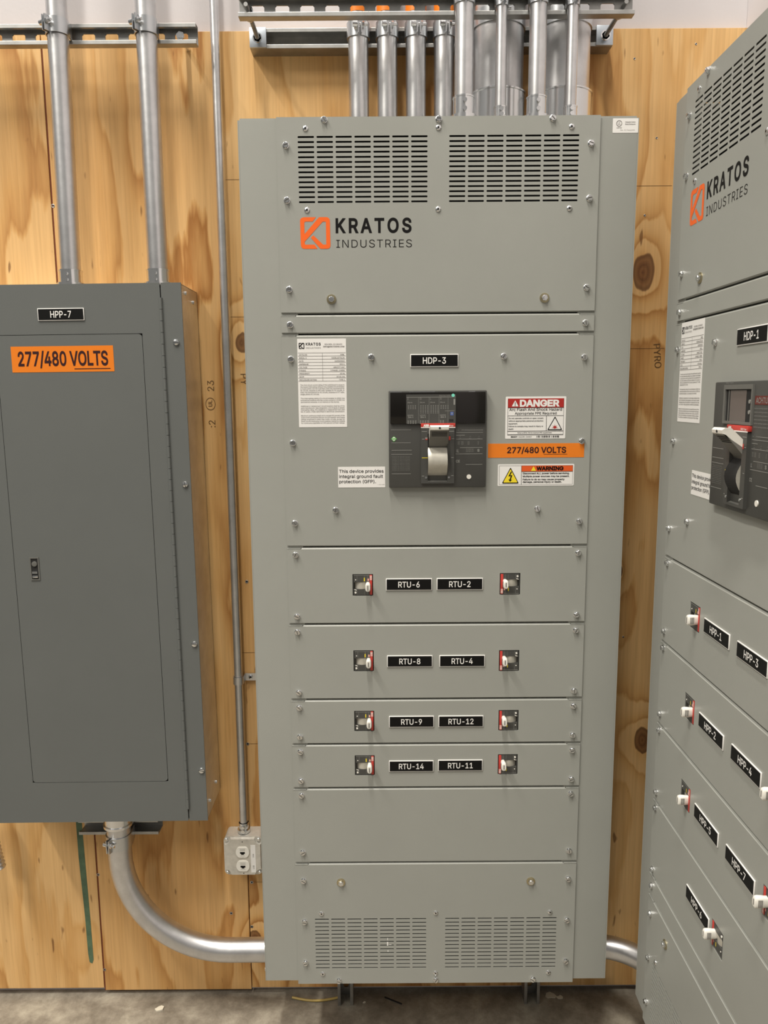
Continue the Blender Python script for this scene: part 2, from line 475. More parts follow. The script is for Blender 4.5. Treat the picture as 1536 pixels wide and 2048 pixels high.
def plywood(name, label, x0, x1, z0, screws):
    t = thing(name, label, 'plywood sheet', ((x0 + x1) / 2, 0, z0), group='plywood sheets on the back wall')
    cx = (x0 + x1) / 2
    m = MB(); m.box(x0 - cx, x1 - cx, 0, 0.0188, 0, PLY_TOP - z0, bev=0.0008); m.build('board', 'wood', t, smooth=0)
    if screws:
        for i, (x, z) in enumerate(screws):
            if i == 0:
                k = MB(); k.lathe([(0.0042, 0.0), (0.0042, -0.0004), (0.0034, -0.0008), (0.0024, -0.0005)], 14, 0)
                k.lathe([(0.0024, -0.0005), (0.0, -0.0003)], 14, 1)
                first = k.build('wood_screw', ['galv_dull', 'black_in'], t, (x - cx, 0, z - z0))
            else:
                o = first.copy(); C.objects.link(o); o.location = (x - cx, 0, z - z0)
                if x > 0.4: o.scale = (0.6, 1, 0.6)
    return t, cx, z0


G = 0.0012
pl1, c1, z1_ = plywood('plywood_sheet', 'pine plywood sheet with a green paint streak, at the far left', -1.75, -0.8824 - G, 0.020,
                       [(-1.0, 2.32), (-1.0, 1.2)])
pl2, c2, z2_ = plywood('plywood_sheet', 'narrow pine plywood sheet behind the thin vertical conduit and curved conduit', -0.8824 + G, -0.4815 - G, 0.013,
                       [(-0.8795, 2.05), (-0.8795, 0.355), (-0.8795, 0.075), (-0.53, 0.24)])
pl3, c3, z3_ = plywood('plywood_sheet', 'wide knotty pine plywood sheet behind the front-facing switchboard', -0.4815 + G, 0.7185, 0.018,
                       [(-0.472, 0.33), (-0.476, 0.20), (-0.470, 0.72), (-0.458, 1.15), (0.50, 2.02), (0.49, 1.00), (0.60, 2.39), (0.462, 2.36), (0.52, 2.19)])
# red snapped chalk line along the seam, green streak, mill stamps
k = MB(); k.box(-0.0004, 0.0017, -0.0005, 0.001, 0, PLY_TOP - 0.03); k.build('chalk_line', 'chalk', pl2, (-0.8824 + G - c2, 0, 0), smooth=0)
k = MB()
gp = [(-0.9285, 0.56), (-0.9275, 0.40), (-0.922, 0.24), (-0.9205, 0.125), (-0.918, 0.098), (-0.911, 0.094), (-0.907, 0.105), (-0.908, 0.22), (-0.9105, 0.36), (-0.9140, 0.56)]
k.prism([(x - c1, z - z1_) for x, z in gp], -0.0005, 0.001); k.build('paint_streak', 'paint_green', pl1, smooth=0)
def stamp(fn, cx, z0, t):
    k = MB(); fn(k); k.v = [(x - cx, y, z - z0) for x, y, z in k.v]; k.build('mill_stamp', 'stamp', t, smooth=0)


stamp(lambda k: letter(k, '23', -0.521, None, 1.622, 0.016, -0.0004, rot=R(90)), c2, z2_, pl2)
stamp(lambda k: letter(k, ':2', -0.521, None, 1.535, 0.016, -0.0004, rot=R(90)), c2, z2_, pl2)
stamp(lambda k: letter(k, 'PY', -0.4560, None, 1.662, 0.016, -0.0004, rot=R(-90)), c3, z3_, pl3)
k = MB()
letter(k, 'UL', -0.527, None, 1.585, 0.009, -0.0005, rot=R(90), bold=0.01)
k.lathe([(0.0150, -0.0005), (0.0135, -0.0005)], 28, 0, T=lambda p: (p[0] * 0.8 - 0.531, p[1], p[2] + 1.591))
k.v = [(x - c2, y, z - z2_) for x, y, z in k.v]; k.build('mill_stamp', 'stamp', pl2, smooth=0)
k = MB(); letter(k, 'PYRO', 0.5335, None, 1.725, 0.016, -0.0005, rot=R(-84))
k.v = [(x - c3, y, z - z3_) for x, y, z in k.v]; k.build('mill_stamp', 'stamp', pl3, smooth=0)
# thin pencilled nailing lines
for x0, x1, z in ((-0.475, -0.41, 2.105), (-0.475, -0.41, 1.795), (-0.475, -0.41, 0.965), (-0.472, -0.42, 0.72), (0.41, 0.56, 2.085), (-0.475, -0.43, 0.33), (0.41, 0.56, 1.715)):
    k = MB(); k.box(x0 - c3, x1 - c3, -0.0003, 0.001, z - z3_, z + 0.0008 - z3_); k.build('pencil_line', 'stamp', pl3, smooth=0)
# ------------------------------------------------------------------ shared small parts (mesh data, copied with obj.copy)
_proto = {}


def place(name, parent, loc, rot=(0, 0, 0)):
    """copy of a small fixing: shares its mesh data"""
    o = _proto[name].copy()
    C.objects.link(o); o.parent = parent; o.location = loc; o.rotation_euler = rot
    for key in list(o.keys()): del o[key]
    return o


def proto_mesh(name, mb, mats, smooth=35):
    o = mb.build(name, mats, smooth=smooth); C.objects.unlink(o); _proto[name] = o


def half_disc(r, gap, n=10):
    a0 = math.asin(gap / r)
    return [(r * math.cos(t), r * math.sin(t)) for t in [a0 + (PI - 2 * a0) * i / n for i in range(n + 1)]]


k = MB()
k.lathe([(0.0066, 0.0), (0.0066, -0.0010), (0.0054, -0.0016)], 20, 0)
hexp = [(0.0056 * math.cos(PI / 3 * i), 0.0056 * math.sin(PI / 3 * i)) for i in range(6)]
k.prism(hexp, -0.0042, -0.001, 0)
hd = half_disc(0.0049, 0.0010)
for sgn in (1, -1):
    k.prism([(p[0] * sgn, p[1] * sgn) for p in hd], -0.0058, -0.0042, 0)
k.prism(circ(0, 0, 0.0046, 12), -0.0044, -0.0042, 1)  # darker disc under the caps, painting shade into the slot
proto_mesh('cover_screw', k, ['zinc', 'lever_grey_slot_shade'])
k = MB()
k.lathe([(0.0056, 0.0), (0.0054, -0.0012), (0.0040, -0.0024), (0.0018, -0.0027)], 18, 0)
k.lathe([(0.0018, -0.0027), (0.0016, -0.0012), (0.0, -0.0012)], 18, 1)
proto_mesh('rivet', k, ['zinc', 'black_in'])
k = MB()
k.lathe([(0.0098, 0.0), (0.0098, -0.0014), (0.0058, -0.0018)], 26, 0)
k.prism([(0.0064 * math.cos(PI / 3 * i), 0.0064 * math.sin(PI / 3 * i)) for i in range(6)], -0.0058, -0.0015, 1)
k.lathe([(0.0052, -0.0058), (0.0046, -0.0068), (0.0, -0.0070)], 18, 1)
proto_mesh('washer_bolt', k, ['brass', 'zinc'])
k = MB()
k.lathe([(0.0072, 0.0), (0.0072, -0.0012), (0.0060, -0.0032), (0.0030, -0.0042), (0.0, -0.0044)], 20, 0)
k.box(-0.0062, 0.0062, -0.0046, -0.003, -0.0005, 0.0005, 1)
proto_mesh('trim_screw', k, ['zinc', 'black_in'])
k = MB()
k.lathe([(0.0044, 0.0), (0.0044, -0.0030), (0.0030, -0.0042), (0.0, -0.0044)], 12, 0)
proto_mesh('machine_screw', k, 'zinc')


# ------------------------------------------------------------------ logo
def logo_faces(mb, x0, x1, z0, z1, y, mi=0):
    def P(px, py): return (x0 + (px - 62) / 376.0 * (x1 - x0), y, z0 + (482 - py) / 387.0 * (z1 - z0))
    a = [(62, 140), (66, 120), (77, 105), (105, 95), (262, 95), (219, 148), (128, 148), (115, 160), (115, 415), (122, 430), (237, 430), (275, 482), (110, 482), (85, 475), (72, 460), (66, 440)]
    d = [(112, 303), (300, 95), (392, 95), (345, 150), (118, 390), (98, 395), (98, 303)]
    e = [(330, 95), (395, 95), (418, 103), (431, 120), (435, 140), (438, 440), (434, 460), (422, 475), (400, 482), (312, 482), (192, 345), (225, 315), (345, 430), (385, 430), (385, 150), (330, 150)]
    for n, q in enumerate((a, d, e)): mb.face([(P(*p)[0], y - 0.00003 * n, P(*p)[2]) for p in q], mi)


# ------------------------------------------------------------------ switchboard components
D = 0.249                 # front plane of the covers
FACE = -D - 0.0035
SEC_RADIUS = 0.003


def arc_profile(z_flat, sgn):
    """bent lip between two covers (sgn +1: top lip leaning back and up, -1: bottom lip curling under)"""
    if sgn > 0: return [(FACE, z_flat), (FACE + 0.0009, z_flat + 0.0013), (FACE + 0.0030, z_flat + 0.0029), (FACE + 0.0060, z_flat + 0.0037), (FACE + 0.018, z_flat + 0.0038)]
    return [(FACE, z_flat), (FACE + 0.0010, z_flat - 0.0011), (FACE + 0.0030, z_flat - 0.0020), (FACE + 0.018, z_flat - 0.0022)]


def slots(x0, x1, z0, z1, n=7, rows=14, w=0.0325, h=0.0036):
    out = []
    for i in range(n):
        cx = x0 + w / 2 + (x1 - x0 - w) * i / (n - 1)
        for j in range(rows):
            cz = z0 + (z1 - z0) * j / (rows - 1)
            out.append((round(cx - w / 2, 6), round(cx + w / 2, 6), round(cz - h / 2, 6), round(cz + h / 2, 6)))
    return out


def cover(board, zt, zb, holes=(), lips=(True, True), clip=0.0):
    m = MB()
    m.plate(-0.3225, 0.3225, zb, zt, FACE, holes, 0.0033, 0, clip=clip, rim=0.0008 if clip else None)
    if lips[0]:
        for s_ in (-1, 1):
            a, c = sorted((s_ * 0.2935, s_ * 0.3225)); m.plate(a, c, zt - 0.0005, zt + 0.0018, FACE, (), 0.0033, 0)
    for on, z, s_ in ((lips[0], zt, 1), (lips[1], zb, -1)):
        if on: m.extr(arc_profile(z, s_), -0.2915, 0.2915, 0, closed=False)
    return m.build('cover_panel', 'paint', board, (0, 0, -ZB))


def nameplate(parent, cx, cz, text, w=0.100, h=0.0265, y=FACE, cap=0.0125, tw=None):
    m = MB()
    m.box(cx - w / 2, cx + w / 2, y - 0.0022, y, cz - h / 2, cz + h / 2, 0, bev=0.0007)
    m.box(cx - w / 2 + 0.0016, cx + w / 2 - 0.0016, y - 0.0025, y - 0.001, cz - h / 2 + 0.0016, cz + h / 2 - 0.0016, 1)
    o = m.build('nameplate', ['sticker', 'plate'], parent, (0, 0, -ZB)); o['label'] = 'black nameplate reading ' + text
    m = MB(); tw = tw or 0.0093 * len(text)
    letter(m, text, cx - tw / 2, cx + tw / 2, cz - cap / 2, cap, y - 0.0029, bold=0.012)
    m.build('lettering', 'sticker', o, smooth=0)
    return o


def sticker_base(mb, x0, x1, z0, z1, y, mi=0, r=0.0015):
    mb.prism(rrect(x0, x1, z0, z1, r, 3), y - 0.0004, y, mi)


def quad(mb, x0, x1, z0, z1, y, mi):
    mb.face([(x0, y, z0), (x1, y, z0), (x1, y, z1), (x0, y, z1)], mi)


def rating_label(board, x0, x1, z0, z1):
    m = MB(); sticker_base(m, x0, x1, z0, z1, FACE, 0, 0.0006)
    o = m.build('rating_label', 'sticker', board, (0, 0, -ZB)); o['label'] = 'tall white rating label with logo, table and paragraphs'
    w, h = x1 - x0, z1 - z0; y = FACE - 0.0007
    X = lambda u: x0 + u * w
    Zf = lambda v: z1 - v * h
    m = MB()
    logo_faces(m, X(0.03), X(0.145), Zf(0.112), Zf(0.045), y)
    letter(m, 'KRATOS', X(0.175), X(0.48), Zf(0.074), 0.0052, y, bold=0.02, spacing=1.15)
    m.build('logo', 'ink', o, smooth=0)
    m = MB()
    letter(m, 'INDUSTRIES', X(0.175), X(0.48), Zf(0.110), 0.0028, y)
    letter(m, 'GOLDEN, CO 80403', X(0.56), X(0.92), Zf(0.070), 0.0027, y, bold=0.01)
    letter(m, 'INFO@KRATOSIND.COM', X(0.53), X(0.965), Zf(0.096), 0.0027, y, bold=0.02)
    rows = [('CATALOG', 'APRL'), ('SERIAL #', 'H23RL60T3L25'), ('DATE', '10/03/2023'), ('AMPERAGE', '800 A'), ('VOLTAGE', '480/277 VAC'),
            ('PHASES', '3 PHASE, 4 WIRE'), ('FREQUENCY', '60 Hz'), ('SCCR', '65 kA rms'), ('ENCLOSURE RATING', 'TYPE 1')]
    for i in range(10):
        z = Zf(0.158 + 0.0352 * i); quad(m, X(0.01), X(0.99), z - 0.00035, z + 0.00035, y, 0)
    quad(m, X(0.508), X(0.513), Zf(0.158 + 0.0352 * 9), Zf(0.158), y, 0)
    for i, (a, c) in enumerate(rows):
        z = Zf(0.186 + 0.0352 * i)
        letter(m, a, X(0.03), X(0.48), z, 0.0027, y, right=False, center=False) if False else letter(m, a, X(0.03), None, z, 0.0026, y, bold=0.012)
        letter(m, c, X(0.55), X(0.965), z, 0.0026, y, right=True, bold=0.012)
    paras = [['The short circuit current rating of this switchboard is equal to', 'the lowest interrupting rating of any installed circuit breaker', 'or fused switch, but not more than 65kA rms symmetrical for',
              'AC circuits, amperes at 480 volts. Suitable for AC circuits, or', '65kA rms symmetrical for AC circuits, amperes at 277 volts,', 'single phase AC circuits.'],
             ['The interrupting rating of a circuit breaker is 65kA rms', 'symmetrical amperes and the current carried is 10,000 rms', 'symmetrical amperes, or as marked on the device.'],
             ['Additional or replacement circuit breakers shall be of the', 'same manufacturer, type designation, and of equal or greater', 'interrupting rating. Any additional or replacement fuse shall', 'be of class J fuse specified in electrical schematics.'],
             ['Maximum continuous loads not to exceed 80 percent of the', 'overcurrent protective device (circuit breaker and fuses)', 'ratings employed in other than motor circuits, except for', 'those circuits employing circuit breakers marked as suitable', 'for continuous operation at 100 percent of their ratings.']]
    v = 0.525
    for pz in paras:
        for ln in pz:
            letter(m, ln, X(0.045), X(0.955), Zf(v), 0.0025, y, bold=0.008) if len(ln) > 50 else letter(m, ln, X(0.045), None, Zf(v), 0.0025, y, bold=0.008)
            v += 0.0212
        v += 0.0245
    m.build('printing', 'ink_grey', o, smooth=0)


def gfp_label(board, x0, x1, z0, z1):
    m = MB(); sticker_base(m, x0, x1, z0, z1, FACE, 0, 0.0005)
    o = m.build('ground_fault_label', 'sticker', board, (0, 0, -ZB)); o['label'] = 'white label about integral ground fault protection'
    m = MB(); y = FACE - 0.0007
    letter(m, 'This device provides', x0 + 0.0022, x0 + 0.0965, z1 - 0.0125, 0.0066, y, bold=0.008)
    letter(m, 'integral ground fault', x0 + 0.0022, x0 + 0.0950, z1 - 0.0235, 0.0066, y, bold=0.008)
    letter(m, 'protection (GFP).', x0 + 0.0022, x0 + 0.0800, z1 - 0.0345, 0.0066, y, bold=0.008)
    letter(m, 'L-1042-0001', x0 + 0.084, x0 + 0.0985, z1 - 0.0385, 0.0012, y)
    m.build('lettering', 'ink', o, smooth=0)


def tri(mb, cx, z0, z1, w, y, mi, r=0.0):
    """equilateral-ish triangle with softened corners"""
    pts = [(cx - w / 2, z0), (cx + w / 2, z0), (cx, z1)]
    out = []
    for i in range(3):
        p, a, c = Vector(pts[i]), Vector(pts[i - 1]), Vector(pts[(i + 1) % 3])
        for q in (a, c):
            d = (q - p).normalized(); out.append(p + d * r * (1 if r else 0))
    mb.face([(p[0], y, p[1]) for p in out] if r else [(p[0], y, p[1]) for p in pts], mi)


def danger_sign(board):
    x0, x1, z0, z1 = 0.1428, 0.2693, 1.5160, 1.6038; y = FACE - 0.0007
    m = MB(); sticker_base(m, x0, x1, z0, z1, FACE, 0)
    quad(m, x0 + 0.0045, x1 - 0.0045, z1 - 0.0225, z1 - 0.0040, y, 1)
    e = 0.0005
    bx0, bx1 = x0 + 0.0045, x1 - 0.0045
    for (a, c, d, f) in ((bx0, bx1, z1 - 0.0225 - 2 * e, z1 - 0.0225), (bx0, bx1, z1 - 0.0402, z1 - 0.0402 + 1.6 * e), (bx0, bx1, z0 + 0.0155, z0 + 0.0155 + 2 * e), (bx0, bx1, z0 + 0.0078, z0 + 0.0078 + 2.4 * e),
                         (bx0, bx0 + e, z0 + 0.008, z1 - 0.004), (bx1 - e, bx1, z0 + 0.008, z1 - 0.004), (bx1 - 0.0365, bx1 - 0.0365 + 1.6 * e, z0 + 0.0155, z1 - 0.0402)):
        quad(m, a, c, d, f, y - 0.0001, 2)
    cx = bx1 - 0.0180
    tri(m, cx, z0 + 0.0180, z1 - 0.0412, 0.0315, y - 0.0001, 2, 0.0012); tri(m, cx, z0 + 0.0198, z1 - 0.0448, 0.0258, y - 0.0003, 0, 0.001)
    for i in range(9):
        a = PI * i / 8; rr = 0.0072 if i % 2 == 0 else 0.0050
        p = (cx + rr * math.cos(a), z0 + 0.0225 + rr * 1.1 * math.sin(a))
        m.face([(cx - 0.0012 * math.sin(a), y - 0.0004, z0 + 0.0225 + 0.0012 * math.cos(a)), (cx + 0.0012 * math.sin(a), y - 0.0004, z0 + 0.0225 - 0.0012 * math.cos(a)), (p[0], y - 0.0004, p[1])], 1)
    m.face([(q[0], y - 0.0005, q[1]) for q in circ(cx, z0 + 0.0235, 0.0028, 12)], 1)
    o = m.build('danger_sign', ['sticker', 'danger', 'ink'], board, (0, 0, -ZB), smooth=0); o['label'] = 'white sign with red DANGER band'
    m = MB()
    letter(m, 'DANGER', x0 + 0.0295, x1 - 0.0135, z1 - 0.0202, 0.0127, y - 0.0002, bold=0.042)
    tri(m, x0 + 0.0198, z1 - 0.0203, z1 - 0.0075, 0.0142, y - 0.0002, 0, 0.0008)
    m.build('white_lettering', 'sticker', o, smooth=0)
    m = MB()
    letter(m, '!', x0 + 0.0190, x0 + 0.0206, z1 - 0.0192, 0.0075, y - 0.0004, bold=0.02)
    letter(m, 'Arc Flash And Shock Hazard', x0 + 0.0078, x1 - 0.0085, z1 - 0.0295, 0.0055, y, bold=0.008)
    letter(m, 'Appropriate PPE Required', x0 + 0.0195, x1 - 0.0195, z1 - 0.0372, 0.0050, y, bold=0.008)
    for i, (s_, u) in enumerate((('Do not operate controls or open covers', 0.073), ('without appropriate personal protection', 0.073), ('equipment.', 0.019), ('Failure to comply may result in injury or', 0.073), ('death!', 0.0105))):
        letter(m, s_, x0 + 0.0065, x0 + 0.0065 + u, z1 - 0.0463 - 0.0056 * i, 0.0028, y, bold=0.012)
    letter(m, 'Refer to NFPA 70E for minimum PPE requirements.', x0 + 0.026, x1 - 0.028, z0 + 0.0112, 0.0022, y, bold=0.012)
    letter(m, 'BRADY', x0 + 0.012, x0 + 0.026, z0 + 0.0028, 0.0024, y, bold=0.04)
    letter(m, '102285 102857', x0 + 0.028, x0 + 0.056, z0 + 0.0028, 0.0022, y, bold=0.01)
    u = x0 + 0.066; rnd = random.Random(3)
    while u < x1 - 0.013:
        w = rnd.choice((0.0004, 0.0008, 0.0014, 0.0020)); quad(m, u, u + w, z0 + 0.0022, z0 + 0.0062, y, 0); u += w + rnd.choice((0.0005, 0.001, 0.0016))
    m.build('lettering', 'ink', o, smooth=0)


def volt_label(parent, x0, x1, z0, z1, tx0, tx1, tz, cap, y, lz):
    m = MB(); sticker_base(m, x0, x1, z0, z1, y, 0, 0.0006)
    o = m.build('voltage_label', 'orange', parent, lz); o['label'] = 'orange label reading 277/480 VOLTS'
    m = MB(); letter(m, '277/480 VOLTS', tx0, tx1, tz, cap, y - 0.0007, bold=0.022)
    quad(m, tx0 + (tx1 - tx0) * 0.62, tx1 + (tx1 - tx0) * 0.02, tz - cap * 0.30, tz - cap * 0.24, y - 0.0007, 0)
    m.build('lettering', 'maroon', o, smooth=0)


def warning_sign(board):
    x0, x1, z0, z1 = 0.1285, 0.2902, 1.4160, 1.4622; y = FACE - 0.0007
    m = MB(); sticker_base(m, x0, x1, z0, z1, FACE, 0, 0.002)
    ix0, ix1, iz0, iz1 = x0 + 0.0028, x1 - 0.0028, z0 + 0.0028, z1 - 0.0028; mx = x0 + 0.0500; e = 0.0004
    quad(m, mx, ix1, iz1 - 0.0125, iz1, y, 1)
    for (a, c, d, f) in ((ix0, ix1, iz0, iz0 + e), (ix0, ix1, iz1 - e, iz1), (ix0, ix0 + e, iz0, iz1), (ix1 - e, ix1, iz0, iz1), (mx - e, mx + e, iz0, iz1), (mx, ix1, iz1 - 0.0125 - 2 * e, iz1 - 0.0125)):
        quad(m, a, c, d, f, y - 0.0001, 2)
    cx = x0 + 0.0268
    tri(m, cx, z0 + 0.0055, z1 - 0.0065, 0.0360, y - 0.0002, 2, 0.0016); tri(m, cx, z0 + 0.0075, z1 - 0.0100, 0.0305, y - 0.0004, 3, 0.0012)
    zc = z0
    bolt = [(0.0008, 0.0310), (-0.0044, 0.0205), (0.0006, 0.0212), (-0.0020, 0.0135), (-0.0044, 0.0142), (-0.0006, 0.0090), (0.0034, 0.0135), (0.0008, 0.0133), (0.0040, 0.0232), (-0.0006, 0.0228), (0.0032, 0.0305)]
    m.face([(cx + a, y - 0.0006, zc + c) for a, c in bolt], 2)
    tx = mx + 0.0335
    tri(m, mx + 0.0255, iz1 - 0.0115, iz1 - 0.0015, 0.0110, y - 0.0003, 3, 0.0006)
    o = m.build('warning_sign', ['sticker', 'warn', 'ink', 'yellow'], board, (0, 0, -ZB), smooth=0); o['label'] = 'white and orange WARNING sign with yellow lightning triangle'
    m = MB()
    letter(m, 'WARNING', mx + 0.0315, ix1 - 0.0200, iz1 - 0.0100, 0.0074, y - 0.0003, bold=0.04)
    for i, (s_, u) in enumerate((('Disconnect ALL power before servicing.', 0.099), ('Multiple power sources may be present.', 0.099), ('Failure to do so may cause property', 0.089), ('damage, personal injury or death.', 0.083))):
        letter(m, s_, mx + 0.0030, mx + 0.0030 + u, iz1 - 0.0185 - (0, 0.0062, 0.0129, 0.0182)[i], 0.0034, y, bold=0.025)
    m.build('lettering', 'ink', o, smooth=0)


# ---- small moulded-case breaker, built once; right-hand columns turn it half round
def breaker_meshes():
    W, H = 0.0425, 0.0468
    out = {}
    px = lambda u: -W / 2 + (u - 155) / 337.0 * W
    pz = lambda v: H / 2 - (v - 165) / 377.0 * H
    y = 0.0006
    m = MB()
    m.plate(-W / 2 + 0.0008, W / 2 - 0.0008, -H / 2 + 0.0008, H / 2 - 0.0008, y, [(px(170), px(432), pz(432), pz(305))], 0.010, 0)
    m.box(-W / 2 + 0.0008, W / 2 - 0.0008, y + 0.009, 0.05, -H / 2 + 0.0008, H / 2 - 0.0008, 1)
    # scribed panel lines, rating marks
    for u in (225, 352, 405): quad(m, px(u) - 0.0002, px(u) + 0.0002, pz(290), pz(185), y - 0.0003, 2); quad(m, px(u) - 0.00015, px(u) + 0.00015, pz(530), pz(440), y - 0.0003, 2)
    quad(m, px(165), px(430), pz(186), pz(179), y - 0.0003, 2)
    quad(m, px(342), px(358), pz(288), pz(225), y - 0.0004, 3)
    quad(m, px(405), px(428), pz(280), pz(240), y - 0.0004, 4)
    m.prism(circ(px(196), pz(490), 0.0021, 14), y - 0.0012, y, 5)
    m.prism(circ(px(200), pz(262), 0.0012, 10), y - 0.0006, y, 5)
    m.face([(px(165), y - 0.0004, pz(430)), (px(215), y - 0.0004, pz(460)), (px(210), y - 0.0004, pz(435))], 5)
    out['moulded_case'] = (m, ['moulded', 'black_in', 'print', 'yellow', 'pink', 'white'])
    m = MB(); n = 8
    cx, hw = (px(200) + px(372)) / 2, (px(372) - px(200)) / 2
    prof = [(px(180) + (px(420) - px(180)) * i / n, 0.0075 - 0.0065 * math.sin(PI * i / n)) for i in range(n + 1)]
    for i in range(n):
        a, c = prof[i], prof[i + 1]
        m.face([(a[0], a[1], pz(430)), (c[0], c[1], pz(430)), (c[0], c[1], pz(308)), (a[0], a[1], pz(308))], 0)
    out['slide_plate'] = (m, ['slide'])
    m = MB()
    m.box(px(440), px(485), y - 0.0010, y + 0.002, pz(530), pz(175), 0, bev=0.0006)
    quad(m, px(442), px(482), pz(268), pz(185), y - 0.0013, 1)
    letter(m, 'ABB', px(447), px(479), pz(222), 0.0020, y - 0.0015, 2, bold=0.02)
    out['red_band'] = (m, ['red', 'pink', 'white'])
    m = MB()
    # toggle: flared white grip on a neck, ribbed end
    z0, z1, x0, x1 = pz(452), pz(288), px(366), px(456)
    for (s0, e0, s1, e1) in ((0.72, 0.006, 0.80, -0.006), (0.80, -0.006, 1.0, -0.014), (1.0, -0.014, 1.0, -0.0205)):
        pass
    secs = [(0.80, 0.84, 0.008), (0.88, 0.88, -0.004), (0.98, 0.94, -0.008), (1.0, 0.97, -0.0140), (0.93, 0.88, -0.0176), (0.75, 0.70, -0.0188)]
    ccx, ccz, hw, hh = (x0 + x1) / 2, (z0 + z1) / 2, (x1 - x0) / 2, (z1 - z0) / 2
    rings = []; N = 20
    for sx, sz, yy in secs:
        rings.append([(ccx + hw * sx * math.copysign(abs(math.cos(t)) ** 0.7, math.cos(t)), yy, ccz + hh * sz * math.copysign(abs(math.sin(t)) ** 0.7, math.sin(t))) for t in [2 * PI * i / N for i in range(N)]])
    vs = [p for r_ in rings for p in r_]
    fs = [(i * N + q, i * N + (q + 1) % N, (i + 1) * N + (q + 1) % N, (i + 1) * N + q) for i in range(len(secs) - 1) for q in range(N)]
    fs.append(tuple(range((len(secs) - 1) * N, len(secs) * N)))
    m.raw(vs, fs, 0)
    quad(m, ccx - 0.0010, ccx + 0.0012, ccz - 0.0052, ccz + 0.0048, -0.0191, 1)
    for sx_ in (-1, 1):      # grip ribs on both flanks
        for i in range(4):
            yy = -0.0085 - 0.0018 * i
            m.box(ccx + sx_ * hw * 0.96, ccx + sx_ * hw * 1.03, yy - 0.0005, yy + 0.0005, ccz - 0.006, ccz + 0.006, 1)
    out['toggle_handle'] = (m, ['white', 'ink_grey'])
    return out


_bp = {}
for nm, (m_, mats_) in breaker_meshes().items():
    o_ = m_.build(nm, mats_, smooth=35); C.objects.unlink(o_); _bp[nm] = o_


def breaker(board, x, z, turned, label):
    case = _bp['moulded_case'].copy(); C.objects.link(case); case.name = 'circuit_breaker'
    case.parent = board; case.location = (x, FACE, z - ZB); case.rotation_euler = (0, PI if turned else 0, 0)
    case['label'] = label
    for nm in ('slide_plate', 'red_band', 'toggle_handle'):
        c = _bp[nm].copy(); C.objects.link(c); c.parent = case
    return case


